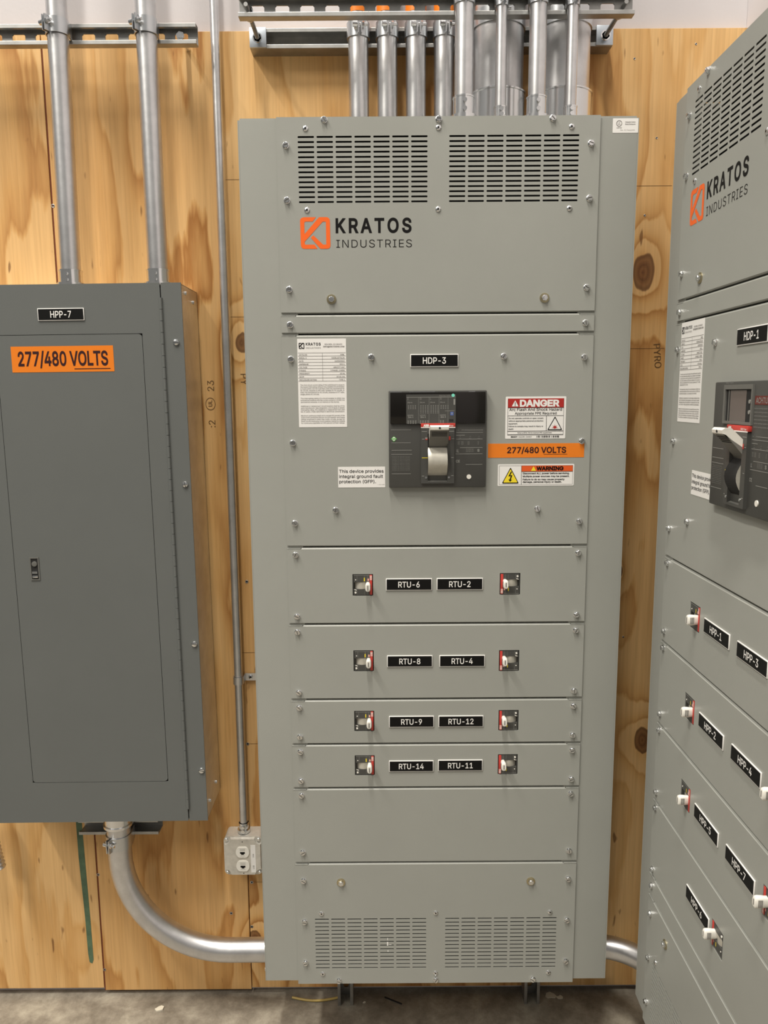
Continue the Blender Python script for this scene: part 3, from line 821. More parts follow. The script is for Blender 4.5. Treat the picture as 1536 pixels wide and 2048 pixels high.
# ---- large main breaker
def main_breaker(board, cz, screen, label):
    SX, SZ = 0.0001432, 0.000144
    bx = lambda u: (u - 760) * SX
    bz = lambda v: cz + (785 - v) * SZ
    yF = FACE - 0.012
    m = MB()
    m.box(bx(45), bx(1470), yF, FACE + 0.03, bz(1490), bz(85), 0, bev=0.0022)
    for v0, u0, u1 in ((645, 75, 370), (832, 85, 365), (940, 85, 380), (1000, 80, 385), (1285, 85, 365), (1155, 1170, 1415), (1000, 1025, 1415), (910, 1085, 1415), (785, 1030, 1415), (728, 1030, 1155), (690, 1030, 1420), (655, 1190, 1420)):
        quad(m, bx(u0), bx(u1), bz(v0 + 3), bz(v0 - 3), yF - 0.0003, 1)
    o = m.build('main_circuit_breaker', ['moulded', 'print'], board, (0, 0, -ZB)); o['label'] = label
    # printed data on the right
    m = MB(); y = yF - 0.0004
    letter(m, 'Type', bx(1035), None, bz(660), 0.0016, y); letter(m, 'XT7H 800', bx(1105), bx(1190), bz(660), 0.0016, y, bold=0.02)
    for u in (1080, 1225, 1355):
        letter(m, 'Un', u and bx(u), None, bz(752), 0.0014, y); letter(m, '690V', bx(u - 10), None, bz(778), 0.0014, y)
    for j in range(4):
        for u, s_ in ((1050, '240V'), (1100, '100kA'), (1195, '65kA'), (1345, '50')):
            letter(m, s_, bx(u), None, bz(826 + j * 13), 0.0013, y)
    for j in range(4): letter(m, 'use copper cable', bx(1175), bx(1285), bz(930 + 14 * j), 0.0012, y)
    letter(m, 'UL', bx(1035), bx(1068), bz(975), 0.0058, y, bold=0.02); letter(m, 'S', bx(1340), bx(1372), bz(968), 0.0052, y, bold=0.03)
    letter(m, 'CE', bx(1028), bx(1085), bz(1124), 0.0052, y, bold=0.02)
    for j in range(12): letter(m, 'suitable for use on a circuit', bx(90), bx(350), bz(1035 + 20 * j), 0.0010, y) if j < 11 else None
    m.build('printing', 'print', o, smooth=0)
    m = MB(); m.prism(circ(bx(1220), bz(1334), 0.0048, 20), yF - 0.0015, yF); m.build('test_button', 'white', o)
    if not screen:
        m = MB()
        m.box(bx(68), bx(1448), yF - 0.004, yF + 0.001, bz(556), bz(108), 0, bev=0.0010)
        m.build('clear_window', 'gloss', o)
        m = MB(); y2 = yF - 0.0043
        quad(m, bx(300), bx(1018), bz(556), bz(140), y2, 0)
        for u in (478, 630, 775, 905): quad(m, bx(u) - 0.0002, bx(u) + 0.0002, bz(550), bz(180), y2 - 0.0002, 1)
        quad(m, bx(302), bx(1015), bz(182), bz(176), y2 - 0.0002, 1)
        rnd = random.Random(5)
        for u0, n_, r_ in ((318, 4, 3), (497, 4, 6), (645, 4, 6), (790, 4, 3)):
            letter(m, 'LSIG'[(u0 // 150) % 4], bx(u0), None, bz(215), 0.0042, y2 - 0.0002, 1)
            letter(m, 'I%=' + str(n_), bx(u0), bx(u0 + 70), bz(262), 0.0024, y2 - 0.0002, 1, bold=0.02)
            for a in range(n_):
                for c in range(r_):
                    uu, vv = u0 + 8 + a * 33, 295 + c * 21
                    quad(m, bx(uu), bx(uu + 15), bz(vv + 9), bz(vv), y2 - 0.0002, 1)
        for u0, n_ in ((318, 4), (497, 4), (790, 2)):
            quad(m, bx(u0), bx(u0 + 85), bz(440), bz(432), y2 - 0.0002, 2)
            letter(m, 'Im t', bx(u0 + 8), bx(u0 + 85), bz(475), 0.0036, y2 - 0.0002, 2, bold=0.02)
            for a in range(n_):
                for c in range(3): quad(m, bx(u0 + a * 36), bx(u0 + 20 + a * 36), bz(512 + c * 18 + 9), bz(512 + c * 18), y2 - 0.0002, 2)
        letter(m, 'Ekip Dip LSIG', bx(780), bx(935), bz(168), 0.0026, y2 - 0.0002, 1)
        quad(m, bx(860), bx(1000), bz(379), bz(373), y2 - 0.0002, 1); quad(m, bx(940), bx(985), bz(440), bz(392), y2 - 0.0002, 4)
        quad(m, bx(955), bx(972), bz(425), bz(403), y2 - 0.0004, 1); quad(m, bx(985), bx(1008), bz(290), bz(205), y2 - 0.0002, 1)
        quad(m, bx(920), bx(985), bz(530), bz(495), y2 - 0.0002, 5)
        m.prism(circ(bx(978), bz(155), 0.0034, 16), y2 - 0.0004, y2, 3)
        m.build('trip_unit', ['moulded', 'print', 'ink_grey' if False else 'print', 'teal', 'blue', 'black_in'], o, smooth=0)
        m = MB()
        for u0, u1 in ((70, 235), (340, 720), (1205, 1300)): quad(m, bx(u0), bx(u1), bz(112), bz(96), yF - 0.0004, 0)
        m.build('window_hinge', 'zinc', o, smooth=0)
        m = MB(); m.prism([(bx(78), bz(775)), (bx(120), bz(818)), (bx(162), bz(775)), (bx(120), bz(735))], yF - 0.0004, yF, 0)
        m.prism(circ(bx(120), bz(775), 0.0036, 14), yF - 0.0006, yF, 1); quad(m, bx(98), bx(142), bz(784), bz(766), yF - 0.0008, 0)
        m.build('green_sticker', ['green', 'sticker'], o, smooth=0)
    else:
        m = MB(); quad(m, bx(345), bx(1000), bz(530), bz(150), yF - 0.0003, 2)
        m.plate(bx(330), bx(1015), bz(545), bz(120), yF - 0.003, [(bx(370), bx(985), bz(515), bz(170))], 0.003, 0)
        quad(m, bx(470), bx(850), bz(515), bz(180), yF - 0.0006, 1)
        quad(m, bx(420), bx(445), bz(515), bz(180), yF - 0.0005, 0)
        letter(m, 'Ekip Touch', bx(340), bx(520), bz(108), 0.0028, yF - 0.0004, 3)
        m.prism(circ(bx(935), bz(300), 0.0030, 14), yF - 0.0016, yF, 3); m.prism(circ(bx(935), bz(410), 0.0030, 14), yF - 0.0016, yF, 3)
        m.build('display', ['moulded_mid', 'mauve', 'black_in', 'print'], o, smooth=0)
        m = MB(); quad(m, bx(1040), bx(1430), bz(330), bz(240), yF - 0.0003, 0)
        letter(m, 'ACHTUNG', bx(1065), bx(1410), bz(315), 0.0082, yF - 0.0005, 1, bold=0.01)
        for j in range(6): letter(m, 'before working isolate supply', bx(1045), bx(1400), bz(375 + 38 * j), 0.0020, yF - 0.0005, 1)
        m.build('caution_print', ['dark_red', 'print'], o, smooth=0)
    # red band with the maker's name
    m = MB(); yb = yF - 0.0062
    m.box(bx(512), bx(1012), yb, yF, bz(612), bz(552), 0, bev=0.0005); quad(m, bx(512), bx(1012), bz(619), bz(607), yb - 0.0003, 1)
    letter(m, 'ABB', bx(548), bx(628), bz(600), 0.0043, yb - 0.0004, 1, bold=0.05)
    letter(m, 'SACE Tmax', bx(850), bx(985), bz(598), 0.0030, yb - 0.0004, 1, bold=0.01)
    m.build('red_band', ['red', 'sticker'], o)
    # raised surround with the lever well
    ys = yF - 0.006
    m = MB()
    m.plate(bx(515), bx(1000), bz(1425), bz(622), ys, [(bx(612), bx(900), bz(1398), bz(700))], 0.040, 0)
    quad(m, bx(612), bx(900), bz(1398), bz(700), ys + 0.038, 1)
    # floor tray of the well
    m.face([(bx(612), ys + 0.002, bz(1398)), (bx(900), ys + 0.002, bz(1398)), (bx(900), ys + 0.034, bz(1310)), (bx(612), ys + 0.034, bz(1310))], 2)
    for u0, u1, v, mi in ((527, 565, 780, 3), (958, 995, 776, 3), (955, 990, 1048, 3), (527, 560, 1316, 3), (955, 990, 1312, 3), (524, 600, 668, 3), (905, 995, 668, 3), (527, 612, 1050, 4)):
        quad(m, bx(u0), bx(u1), bz(v + 4), bz(v - 4), ys - 0.0003, mi)
    quad(m, bx(578), bx(608), bz(790), bz(755), ys - 0.0003, 5); quad(m, bx(575), bx(606), bz(775), bz(755), ys - 0.0004, 3); quad(m, bx(915), bx(942), bz(795), bz(740), ys - 0.0003, 5)
    for u, v in ((588, 1340), (922, 1337)): m.prism(circ(bx(u), bz(v), 0.0022, 12), ys - 0.001, ys, 6)
    m.build('lever_surround', ['moulded', 'black_in', 'moulded_mid', 'print', 'yellow', 'red', 'zinc'], o, smooth=0)
    # curved slide below the lever
    m = MB(); n = 10; pr = []
    for i in range(n + 1):
        v = 905 + (1312 - 905) * i / n
        pr.append((ys + 0.012 - (0.0185 if screen else 0.024) * math.sin(PI * (0.10 + 0.82 * i / n)), bz(v)))
    for i in range(n):
        a, c = pr[i], pr[i + 1]
        m.face([(bx(614), a[0], a[1]), (bx(897), a[0], a[1]), (bx(897), c[0], c[1]), (bx(614), c[0], c[1])], 0)
    for u in (614.5, 896.5): m.face([(bx(u), p[0], p[1]) for p in pr] + [(bx(u), ys + 0.036, pr[-1][1]), (bx(u), ys + 0.036, pr[0][1])], 1)
    m.build('slide_plate', ['black_in', 'slide'] if screen else ['slide', 'black_in'], o, smooth=60)
    # lever, tilted up and out
    m = MB()
    tip, base = (yF - 0.038, bz(608)), (yF + 0.006, bz(885))
    hw, hb = (bx(912) - bx(630)) / 2, (bx(905) - bx(622)) / 2
    xc = (bx(912) + bx(630)) / 2
    prof = [(base[0], base[1] + 0.016), (tip[0] + 0.014, tip[1] + 0.0045), (tip[0] + 0.004, tip[1] + 0.0050), (tip[0], tip[1] + 0.0015), (tip[0] + 0.0008, tip[1] - 0.0035), (tip[0] + 0.006, tip[1] - 0.0055), (base[0] - 0.004, base[1] - 0.004), (base[0] + 0.004, base[1])]
    n = len(prof)
    wid = [hb, hw, hw * 0.98, hw * 0.90, hw * 0.92, hw * 0.97, hb, hb]
    vs = [(xc - wid[i], *prof[i]) for i in range(n)] + [(xc + wid[i], *prof[i]) for i in range(n)]
    for i in range(n):
        j = (i + 1) % n
        m.raw([vs[i], vs[j], vs[j + n], vs[i + n]], [(0, 1, 2, 3)], 0 if i in (0, 1, 2, 3, 4) else 1)
    for o_ in (0, n):
        w_ = vs[o_][0]; mid = (w_ , base[0] + 0.001, base[1] + 0.007)
        m.raw([vs[o_ + i] for i in range(5)] + [mid], [tuple(range(6))], 0)
        m.raw([vs[o_ + i] for i in (4, 5, 6, 7)] + [mid], [tuple(range(5))], 1)
    m.prism(circ(xc, tip[1] - 0.0005, 0.0022, 14), tip[0] - 0.0004, tip[0] + 0.002, 2)
    for i in range(4):
        f = 0.10 + 0.07 * i
        yy, zz = tip[0] + 0.006 + (base[0] - 0.010 - tip[0]) * f, tip[1] - 0.0055 + (base[1] + 0.0015 - tip[1]) * f
        m.box(xc - hw * 0.80, xc + hw * 0.80, yy - 0.0006, yy + 0.004, zz - 0.0006, zz + 0.0005, 2)
    m.build('operating_lever', ['white', 'lever_grey_slot_shade', 'black_in'], o, smooth=30)
    return o


# ------------------------------------------------------------------ the two switchboards
ZB = 0.2405
TOP = 2.1555


def switchboard(name, label, loc, rotz, cfg):
    t = thing(name, label, 'switchboard', loc, (0, 0, rotz), group='light grey switchboards')
    hw = cfg['half']; yb = -0.045
    m = MB()
    # outer pan: sides, top, bottom, back
    zt, zb = 2.1512, 0.2465
    th = 0.002
    m.box(-hw, -hw + th, -D, yb, zb, zt); m.box(hw - th, hw, -D, yb, zb, zt)
    m.box(-hw, hw, yb - th, yb, zb, zt); m.box(-hw + 0.004, hw - 0.004, -D + 0.003, yb, zt, zt + 0.0042); m.box(-hw, hw, -D + 0.003, yb, zb, zb + th)
    for s in (-1, 1):
        # front flange, softly bent at the outer edge, running in behind the covers
        r = 0.0035; a = hw
        pf = [(-a, -D + 0.02)] + [(-a + r * (1 - math.cos(q)), -D + r * (1 - math.sin(q))) for q in [PI / 2 * i / 4 for i in range(5)]] + [(-0.2885, -D), (-0.2885, -D + 0.012)]
        vs = [(s * -x if s > 0 else x, y, zb) for x, y in pf] + [(s * -x if s > 0 else x, y, zt) for x, y in pf]
        n = len(pf); m.raw(vs, [(i, i + 1, i + 1 + n, i + n) for i in range(n - 1)], 0)
        m.face([(s * hw, -D, zt), (s * 0.3, -D, zt), (s * 0.3, -D + 0.02, zt), (s * hw, -D + 0.02, zt)], 0)
    m.build('enclosure', 'paint', t, (0, 0, -ZB))
    # black pan behind the covers: paints the shade inside the closed enclosure
    m = MB(); m.box(-0.300, 0.300, -D + 0.055, -D + 0.060, zb + 0.004, zt - 0.004); m.build('interior_shade_pan', 'black_in', t, (0, 0, -ZB), smooth=0)
    seams = cfg['seams']; tops = [TOP] + [s_ - 0.0080 for s_ in seams]; bots = seams + [0.2400]
    vent_hi = slots(-0.2804, -0.0217, 1.9944, 2.1180) + slots(0.0219, 0.2806, 1.9944, 2.1180)
    vent_lo = slots(-0.2803, -0.0219, 0.2812, 0.4063, h=0.0026) + slots(0.0222, 0.2809, 0.2812, 0.4063, h=0.0026)
    covers = []
    for i, (a, c) in enumerate(zip(tops, bots)):
        holes = vent_hi if i == 0 else vent_lo if i == len(tops) - 1 else []
        for (x, z, turned, lb) in cfg['breakers']:
            if c < z < a: holes = holes + [(round(x - 0.0222, 5), round(x + 0.0222, 5), round(z - 0.0240, 5), round(z + 0.0240, 5))]
        o = cover(t, a, c, holes, (i > 0, i < len(tops) - 1), clip=0.0009 if len(holes) > 20 else 0.0)
        covers.append(o)
        rnd = random.Random(100 * i + len(name))
        for (x, z) in cfg['screws'][i]: place('cover_screw', o, (x, FACE, z), (0, rnd.uniform(0, 6.28), 0))
    for i, zr in ((0, (2.1340, 1.9790)), (len(tops) - 1, (0.4214, 0.2660))):
        for z in zr:
            for x in (-0.2647, 0.0, 0.2650): place('rivet', covers[i], (x, FACE, z))
    for i, z in ((0, 1.8039), (len(tops) - 1, 0.4995)):
        for x in (-0.2182, 0.2188): place('washer_bolt', covers[i], (x, FACE, z), (0, random.uniform(0, 1), 0))
    for x in (-hw + 0.03, -0.33, 0.33, hw - 0.03): place('machine_screw', t, (x, -D + 0.03, 2.1554 - ZB), (-PI / 2, 0, 0))
    for x in (-hw + 0.015, -0.33, 0.33): place('machine_screw', t, (x, -D + 0.03, zb - ZB), (PI / 2, 0, 0))
    for z in (0.29,): place('machine_screw', t, (-hw, -D + 0.02, z - ZB - 0.03), (0, 0, -PI / 2))
    if cfg.get('signs'):
        m = MB(); y_ = FACE - 0.0003
        for x_, z_, w_, h_ in ((-0.1135, 0.338, 0.0030, 0.010), (-0.1125, 0.352, 0.0014, 0.006), (-0.1120, 0.322, 0.0018, 0.004), (-0.1090, 0.340, 0.0060, 0.0012)): quad(m, x_, x_ + w_, z_, z_ + h_, y_, 0)
        m.build('scrape', 'sticker', covers[-1], smooth=0)
    # printed logo
    m = MB(); y = FACE - 0.0003
    logo_faces(m, -0.2792, -0.2184, 1.9037, 1.9652, y); lo = m.build('logo_mark', 'orange_logo', covers[0], smooth=0)
    m = MB()
    letter(m, 'KRATOS', -0.2075, -0.0538, 1.9352, 0.0265, y, bold=0.026, spacing=1.25)
    letter(m, 'INDUSTRIES', -0.2067, -0.0532, 1.9057, 0.0153, y, spacing=1.1, bold=-0.006)
    m.build('logo_lettering', 'ink', covers[0], smooth=0)
    rating_label(t, *cfg['rating']); gfp_label(t, *cfg['gfp'])
    for (x, z, s_, kw) in cfg['plates']: nameplate(t, x, z, s_, **kw)
    for (x, z, turned, lb) in cfg['breakers']: breaker(t, x, z, turned, lb)
    main_breaker(t, cfg['mb'], cfg['screen'], cfg['mblabel'])
    if cfg.get('signs'):
        danger_sign(t); warning_sign(t)
        volt_label(t, 0.1070, 0.3102, 1.4762, 1.5060, 0.1475, 0.2720, 1.4862, 0.0118, FACE, (0, 0, -ZB))
        m = MB(); sticker_base(m, 0.3475, 0.3982, 2.1228, 2.1500, -D, 0, 0.001)
        q = m.build('listing_label', 'sticker', t, (0, 0, -ZB)); q['label'] = 'small white listing label at the top right corner'
        m = MB(); y = -D - 0.0007
        m.lathe([(0.0058, 0), (0.0048, 0)], 22, 0, T=lambda p: (p[0] + 0.3600, y, p[2] + 2.1405)); letter(m, 'UL', 0.3572, 0.3628, 2.1380, 0.0055, y)
        letter(m, 'LISTED', 0.3550, 0.3655, 2.1315, 0.0016, y, bold=0.02)
        letter(m, 'Industrial Control', 0.3720, 0.3925, 2.1420, 0.0020, y, bold=0.02); letter(m, 'Panel Enclosure', 0.3720, 0.3925, 2.1380, 0.0020, y, bold=0.02); letter(m, 'No. E 746635', 0.3630, 0.3915, 2.1270, 0.0018, y)
        m.build('printing', 'ink_grey', q, smooth=0)
    return t


sx = 0.3045
pair = lambda *zs: [(s * sx, z) for z in zs for s in (-1, 1)]
P = {}
scr0 = pair(2.1025, 1.998, 1.824) + [(-0.227, 2.150), (0.0005, 2.150), (0.227, 2.150)]
scr2 = pair(1.684, 1.5105, 1.339) + [(-0.1375, 1.687), (0.1373, 1.687), (-0.2165, 1.3667), (0.2142, 1.3667)]
scrL = pair(0.505, 0.401, 0.2955) + [(-0.2272, 0.2485), (0.0005, 0.2490), (0.2286, 0.2488)]
main_cfg = dict(
    half=0.400, seams=[1.778, 1.7375, 1.290, 1.118, 0.945, 0.840, 0.735, 0.5515],
    screws=[scr0, pair(1.7535), scr2, pair(1.270, 1.1327), pair(1.0976, 0.959), pair(0.9237, 0.855), pair(0.8195, 0.7504), pair(0.715, 0.5755), scrL],
    rating=(-0.2907, -0.1897, 1.5432, 1.7250), gfp=(-0.2103, -0.1105, 1.4150, 1.4590),
    plates=[(-0.0069, 1.6790, 'HDP-3', dict(tw=0.048))] + [(x, z, s, {}) for x, z, s in (
        (-0.0605, 1.2030, 'RTU-6'), (0.0496, 1.2032, 'RTU-2'), (-0.0590, 1.0298, 'RTU-8'), (0.0561, 1.0297, 'RTU-4'),
        (-0.0554, 0.8896, 'RTU-9'), (0.0546, 0.8897, 'RTU-12'), (-0.0561, 0.7842, 'RTU-14'), (0.0541, 0.7853, 'RTU-11'))],
    breakers=[(x, z, x > 0, 'small circuit breaker beside the plate reading ' + s) for x, z, s in (
        (-0.1604, 1.2022, 'RTU-6'), (0.1586, 1.2023, 'RTU-2'), (-0.1605, 1.0307, 'RTU-8'), (0.1596, 1.0290, 'RTU-4'),
        (-0.1606, 0.8910, 'RTU-9'), (0.1608, 0.8905, 'RTU-12'), (-0.1606, 0.7860, 'RTU-14'), (0.1608, 0.7862, 'RTU-11'))],
    mb=1.5167, screen=False, mblabel='large black main breaker with a grey lever and trip unit window', signs=True)
switchboard('switchboard', 'tall light grey switchboard facing the camera, nameplate HDP-3, between the dark panelboard and right switchboard', (0, 0, ZB), 0, main_cfg)

rx = 0.020
side_cfg = dict(
    half=0.3830, seams=[1.778, 1.7385, 1.2845, 1.109, 0.934, 0.7645, 0.597, 0.547],
    screws=[scr0, pair(1.7535), scr2, pair(1.2690, 1.1290), pair(1.0940, 0.9540), pair(0.9190, 0.7820), pair(0.7470, 0.6082), pair(0.5700), scrL],
    rating=(-0.2915, -0.1875, 1.5490, 1.7325), gfp=(-0.2086, -0.1107, 1.4195, 1.4636),
    plates=[(-0.005, 1.6885, 'HDP-1', dict(tw=0.048))] + [(x, z, s, {}) for x, z, s in (
        (-0.067, 1.1995, 'HPP-1'), (0.060, 1.1990, 'HPP-3'), (-0.0665, 1.0255, 'HPP-2'), (0.0625, 1.0265, 'HPP-4'), (-0.0635, 0.8525, 'HPP-5'), (0.0655, 0.8523, 'HPP-7'), (-0.0790, 0.6815, 'HPP-6'))],
    breakers=[(x, z, tn, 'small circuit breaker beside the plate reading ' + s) for x, z, tn, s in (
        (-0.1620, 1.2000, False, 'HPP-1'), (0.1600, 1.2000, True, 'HPP-3'), (-0.1635, 1.0245, False, 'HPP-2'), (0.1600, 1.0245, True, 'HPP-4'),
        (-0.1605, 0.8530, False, 'HPP-5'), (0.1600, 0.8530, True, 'HPP-7'), (0.0015, 0.6800, True, 'HPP-6'))],
    mb=1.5190, screen=True, mblabel='large black main breaker with a white lever and display')
switchboard('switchboard', 'tall light grey switchboard on the right wall seen at a sharp angle, nameplate HDP-1', (0.4512 + D + 0.002, -0.6878, ZB + 0.006), -PI / 2, side_cfg)

# ------------------------------------------------------------------ HPP-7 panelboard
PX, PZ, PW, PH, PD = -0.7980, 0.5945, 0.508, 1.258, 0.150
pb = thing('panelboard_cabinet', 'dark grey panelboard with hinged door and orange voltage label, nameplate HPP-7, on the left', 'panelboard', (PX, -0.001, PZ), (0, R(-0.35), 0))
h2 = PW / 2
m = MB()
m.box(-h2 + 0.001, -h2 + 0.003, -PD + 0.003, -0.0005, 0.002, PH - 0.002); m.box(h2 - 0.003, h2 - 0.001, -PD + 0.003, -0.0005, 0.002, PH - 0.002)
m.box(-h2 + 0.001, h2 - 0.001, -PD + 0.003, -0.0005, 0.002, 0.004); m.box(-h2 + 0.001, h2 - 0.001, -PD + 0.003, -0.0005, PH - 0.004, PH - 0.002); m.box(-h2 + 0.001, h2 - 0.001, -0.0025, -0.0005, 0.002, PH - 0.002)
bx_ = m.build('box', 'galv_box', pb, smooth=0); bx_['label'] = 'bare galvanised steel box behind the painted front'
for z in (PH - 0.018, PH - 0.030):
    place('machine_screw', bx_, (h2 - 0.001, -0.112 if z > PH - 0.02 else -0.045, z), (0, 0, PI / 2))
for y, z in ((-0.118, 0.035), (-0.045, 0.045)): place('machine_screw', bx_, (h2 - 0.001, y, z), (0, 0, PI / 2))
dx0, dx1, dz0, dz1 = -0.9575 - PX, -0.6350 - PX, 0.6975 - PZ, 1.7445 - PZ
hx = -0.5895 - PX
m = MB(); g = 0.0011
m.plate(-h2, hx - 0.0012, 0, PH, -PD, [(dx0 - g, dx1 + g, dz0 - g, dz1 + g)], 0.003, 0)
m.plate(hx + 0.0012, h2, 0, PH, -PD, (), 0.003, 0)
tr = m.build('trim_front', 'paint_dark', pb, smooth=0)
m = MB(); m.box(dx0 - 0.01, dx1 + 0.01, -PD + 0.004, -PD + 0.006, dz0 - 0.01, dz1 + 0.01); m.box(hx - 0.01, hx + 0.01, -PD + 0.004, -PD + 0.006, 0.01, PH - 0.01)
m.build('dead_front', 'black_in', pb, smooth=0)
m = MB(); m.prism(rrect(dx0, dx1, dz0, dz1, 0.008), -PD, -PD + 0.003, 0); dr = m.build('door', 'paint_dark', pb, smooth=0)
m = MB(); kz0, kz1 = 0.6264 - PZ, 1.8211 - PZ; n = 48
for i in range(n):
    a, c = kz0 + (kz1 - kz0) * i / n, kz0 + (kz1 - kz0) * (i + 1) / n
    m.cyl((hx, -PD - 0.0012, a + 0.0004), (hx, -PD - 0.0012, c - 0.0004), 0.0036, seg=12)
m.build('piano_hinge', 'paint_dark', pb)
m = MB()
lx0, lx1, lz0, lz1 = -0.9220 - PX, -0.9010 - PX, 1.1942 - PZ, 1.2480 - PZ
m.plate(lx0, lx1, lz0, lz1, -PD - 0.0015, [(lx0 + 0.0025, lx1 - 0.0025, lz0 + 0.003, lz1 - 0.003)], 0.003, 0); quad(m, lx0 + 0.001, lx1 - 0.001, lz0 + 0.001, lz1 - 0.001, -PD - 0.0003, 1)
lc = ((lx0 + lx1) / 2, lz1 - 0.0155)
m.lathe([(0.0062, -PD - 0.0003), (0.0060, -PD - 0.0022), (0.0035, -PD - 0.0026), (0.0, -PD - 0.0026)], 18, 0, T=lambda p: (p[0] + lc[0], p[1], p[2] + lc[1]))
m.box(lx0 + 0.004, lx1 - 0.004, -PD - 0.003, -PD, lz0 + 0.006, lz0 + 0.011, 2, bev=0.0006); m.box(lx0 + 0.004, lx1 - 0.005, -PD - 0.002, -PD, lz0 + 0.0155, lz0 + 0.0205, 2)
lk = m.build('door_latch', ['moulded_mid', 'black_in', 'zinc'], dr); lk['label'] = 'small dark latch with keyhole'
for x, z in ((-0.5597, 1.7252), (-0.5560, 1.4115), (-0.5535, 1.0372), (-0.5520, 0.7235)):
    place('trim_screw', tr, (x - PX - 0.0008, -PD, z - PZ), (0, random.uniform(0, 3), 0))
ZBs = ZB; ZB = 0.0
q = nameplate(pb, -0.8087 - PX, 1.7882 - PZ, 'HPP-7', y=-PD, w=0.1015, tw=0.0455, cap=0.0138)
ZB = ZBs
volt_label(dr, -0.9252 - PX, -0.7000 - PX, 1.6645 - PZ, 1.7205 - PZ, -0.9110 - PX, -0.7125 - PX, 1.6788 - PZ, 0.0295, -PD, (0, 0, 0))

# ------------------------------------------------------------------ struts, conduits, clamps
S_ = 0.0413


def strut_mesh(L_, slotted=True, T=None, S_=0.0413, W_=0.0413):
    """channel along +x from 0 to L, back on y=0, open towards -y, z about 0"""
    m = MB(); h = W_ / 2; th = 0.0026
    holes = []
    if slotted:
        n = int(L_ / 0.0508)
        holes = [(round(0.022 + 0.0508 * i, 5), round(0.022 + 0.0508 * i + 0.0285, 5), -0.0072, 0.0072) for i in range(n) if 0.022 + 0.0508 * i + 0.0285 < L_ - 0.004]
    m.plate(0, L_, -h, h, -th, holes, th, 0, clip=0.003, T=T); m.plate(0, L_, -h, h, 0.0, holes, 0.0, 0, clip=0.003, T=T)
    m.box(0, L_, -S_ + th, -th, h - th, h, T=T); m.box(0, L_, -S_ + th, -th, -h, -h + th, T=T)
    for s in (-1, 1):
        a, c = sorted((s * h, s * (h - 0.0080))); m.box(0, L_, -S_, -S_ + th, a, c, bev=0.0006, T=T)
        a, c = sorted((s * (h - 0.0080), s * (h - 0.0058))); m.box(0, L_, -S_ + th, -S_ + 0.0070, a, c, T=T)
    return m


def strut(name, label, loc, L_, slotted=True, vertical=False, standoffs=(), washers=(), group=None, m_='galv_dull', deep=0.0413):
    t = thing(name, label, 'strut channel', loc, group=group)
    T = (lambda p: (p[2], p[1], p[0])) if vertical else None
    strut_mesh(L_, slotted, T, deep).build('channel', m_, t, smooth=0)
    for x, d in standoffs:
        k = MB(); k.cyl((x, -0.012, 0), (x, d, 0), 0.0055, seg=14); k.cyl((x, -0.0035, 0), (x, -0.010, 0), 0.0095, seg=6); k.build('standoff_bolt', 'zinc', t)
    for x in washers:
        k = MB(); k.box(x - 0.0185, x + 0.0185, -deep - 0.005, -deep, -0.0205, 0.0205, bev=0.0008); k.build('square_washer', 'plate_zinc', t)
    return t


strut('strut_channel', 'slotted strut channel across the plywood above the dark panelboard', (-1.55, -0.059, 2.3855), 1.0370, True, standoffs=((1.000, 0.059), (0.10, 0.059)), deep=0.0206)
strut('strut_channel', 'wall strut channel at the top of the plywood behind the switchboard conduits', (-0.403, 0.0, 2.3905), 0.802, False, washers=(0.0185, 0.7835))
strut('strut_channel', 'outer slotted strut channel in front, carrying the four foremost conduits', (-0.400, -0.1795, 2.3845), 0.798, True, deep=0.0206)
strut('strut_channel', 'short strut channel on the wall under the dark panelboard', (-0.905, 0.0, 0.5150), 0.205, False)
strut('strut_post', 'left upright strut post between floor and switchboard underside', (-0.2250, -0.0030, 0.0), 0.42, True, vertical=True, m_='galv_dull', group='posts under the switchboard')
strut('strut_post', 'right upright strut post between floor and switchboard underside', (0.2720, -0.0030, 0.0), 0.42, True, vertical=True, m_='galv_dull', group='posts under the switchboard')
for x, lb in ((-0.3835, 'left threaded rod joining the two upper strut channels'), (0.3790, 'right threaded rod joining the two upper strut channels')):
    t = thing('threaded_rod', lb, 'threaded rod', (x, -0.12, 2.3845), group='rods between the upper struts')
    k = MB(); k.cyl((0, 0.075, 0), (0, -0.085, 0), 0.0042, seg=12)
    for i in range(26): k.cyl((0, 0.060 - i * 0.004, 0), (0, 0.0585 - i * 0.004, 0), 0.0049, seg=12)
    k.build('rod', 'galv_dull', t)
    for y0, y1 in ((0.068, 0.060), (-0.038, -0.031), (-0.052, -0.059)):
        k = MB(); k.cyl((0, y0, 0), (0, y1, 0), 0.0088, seg=6); k.cyl((0, y1, 0), (0, y1 + (0.002 if y1 < y0 else -0.002), 0), 0.0105, seg=20); k.build('nut', 'zinc', t)


def connector(t, r, z, h=0.050, screw_dir=-1):
    k = MB()
    k.tube([(0, 0, z), (0, 0, z + h)], r * 1.09 + 0.001, 28); k.tube([(0, 0, z + h - 0.003), (0, 0, z + h)], r * 1.12 + 0.0014, 28)
    k.tube([(0, 0, z), (0, 0, z + 0.008)], r * 1.28 + 0.003, 12, caps=True)
    o = k.build('set_screw_connector', 'zinc', t); o['label'] = 'bright zinc connector'
    for dz in (0.36, 0.72):
        k = MB(); yy = -(r * 1.09 + 0.001)
        k.cyl((0, yy + 0.001, z + h * dz), (0, yy - 0.006, z + h * dz), 0.0042, seg=12); k.build('set_screw', 'zinc', o)
    return o


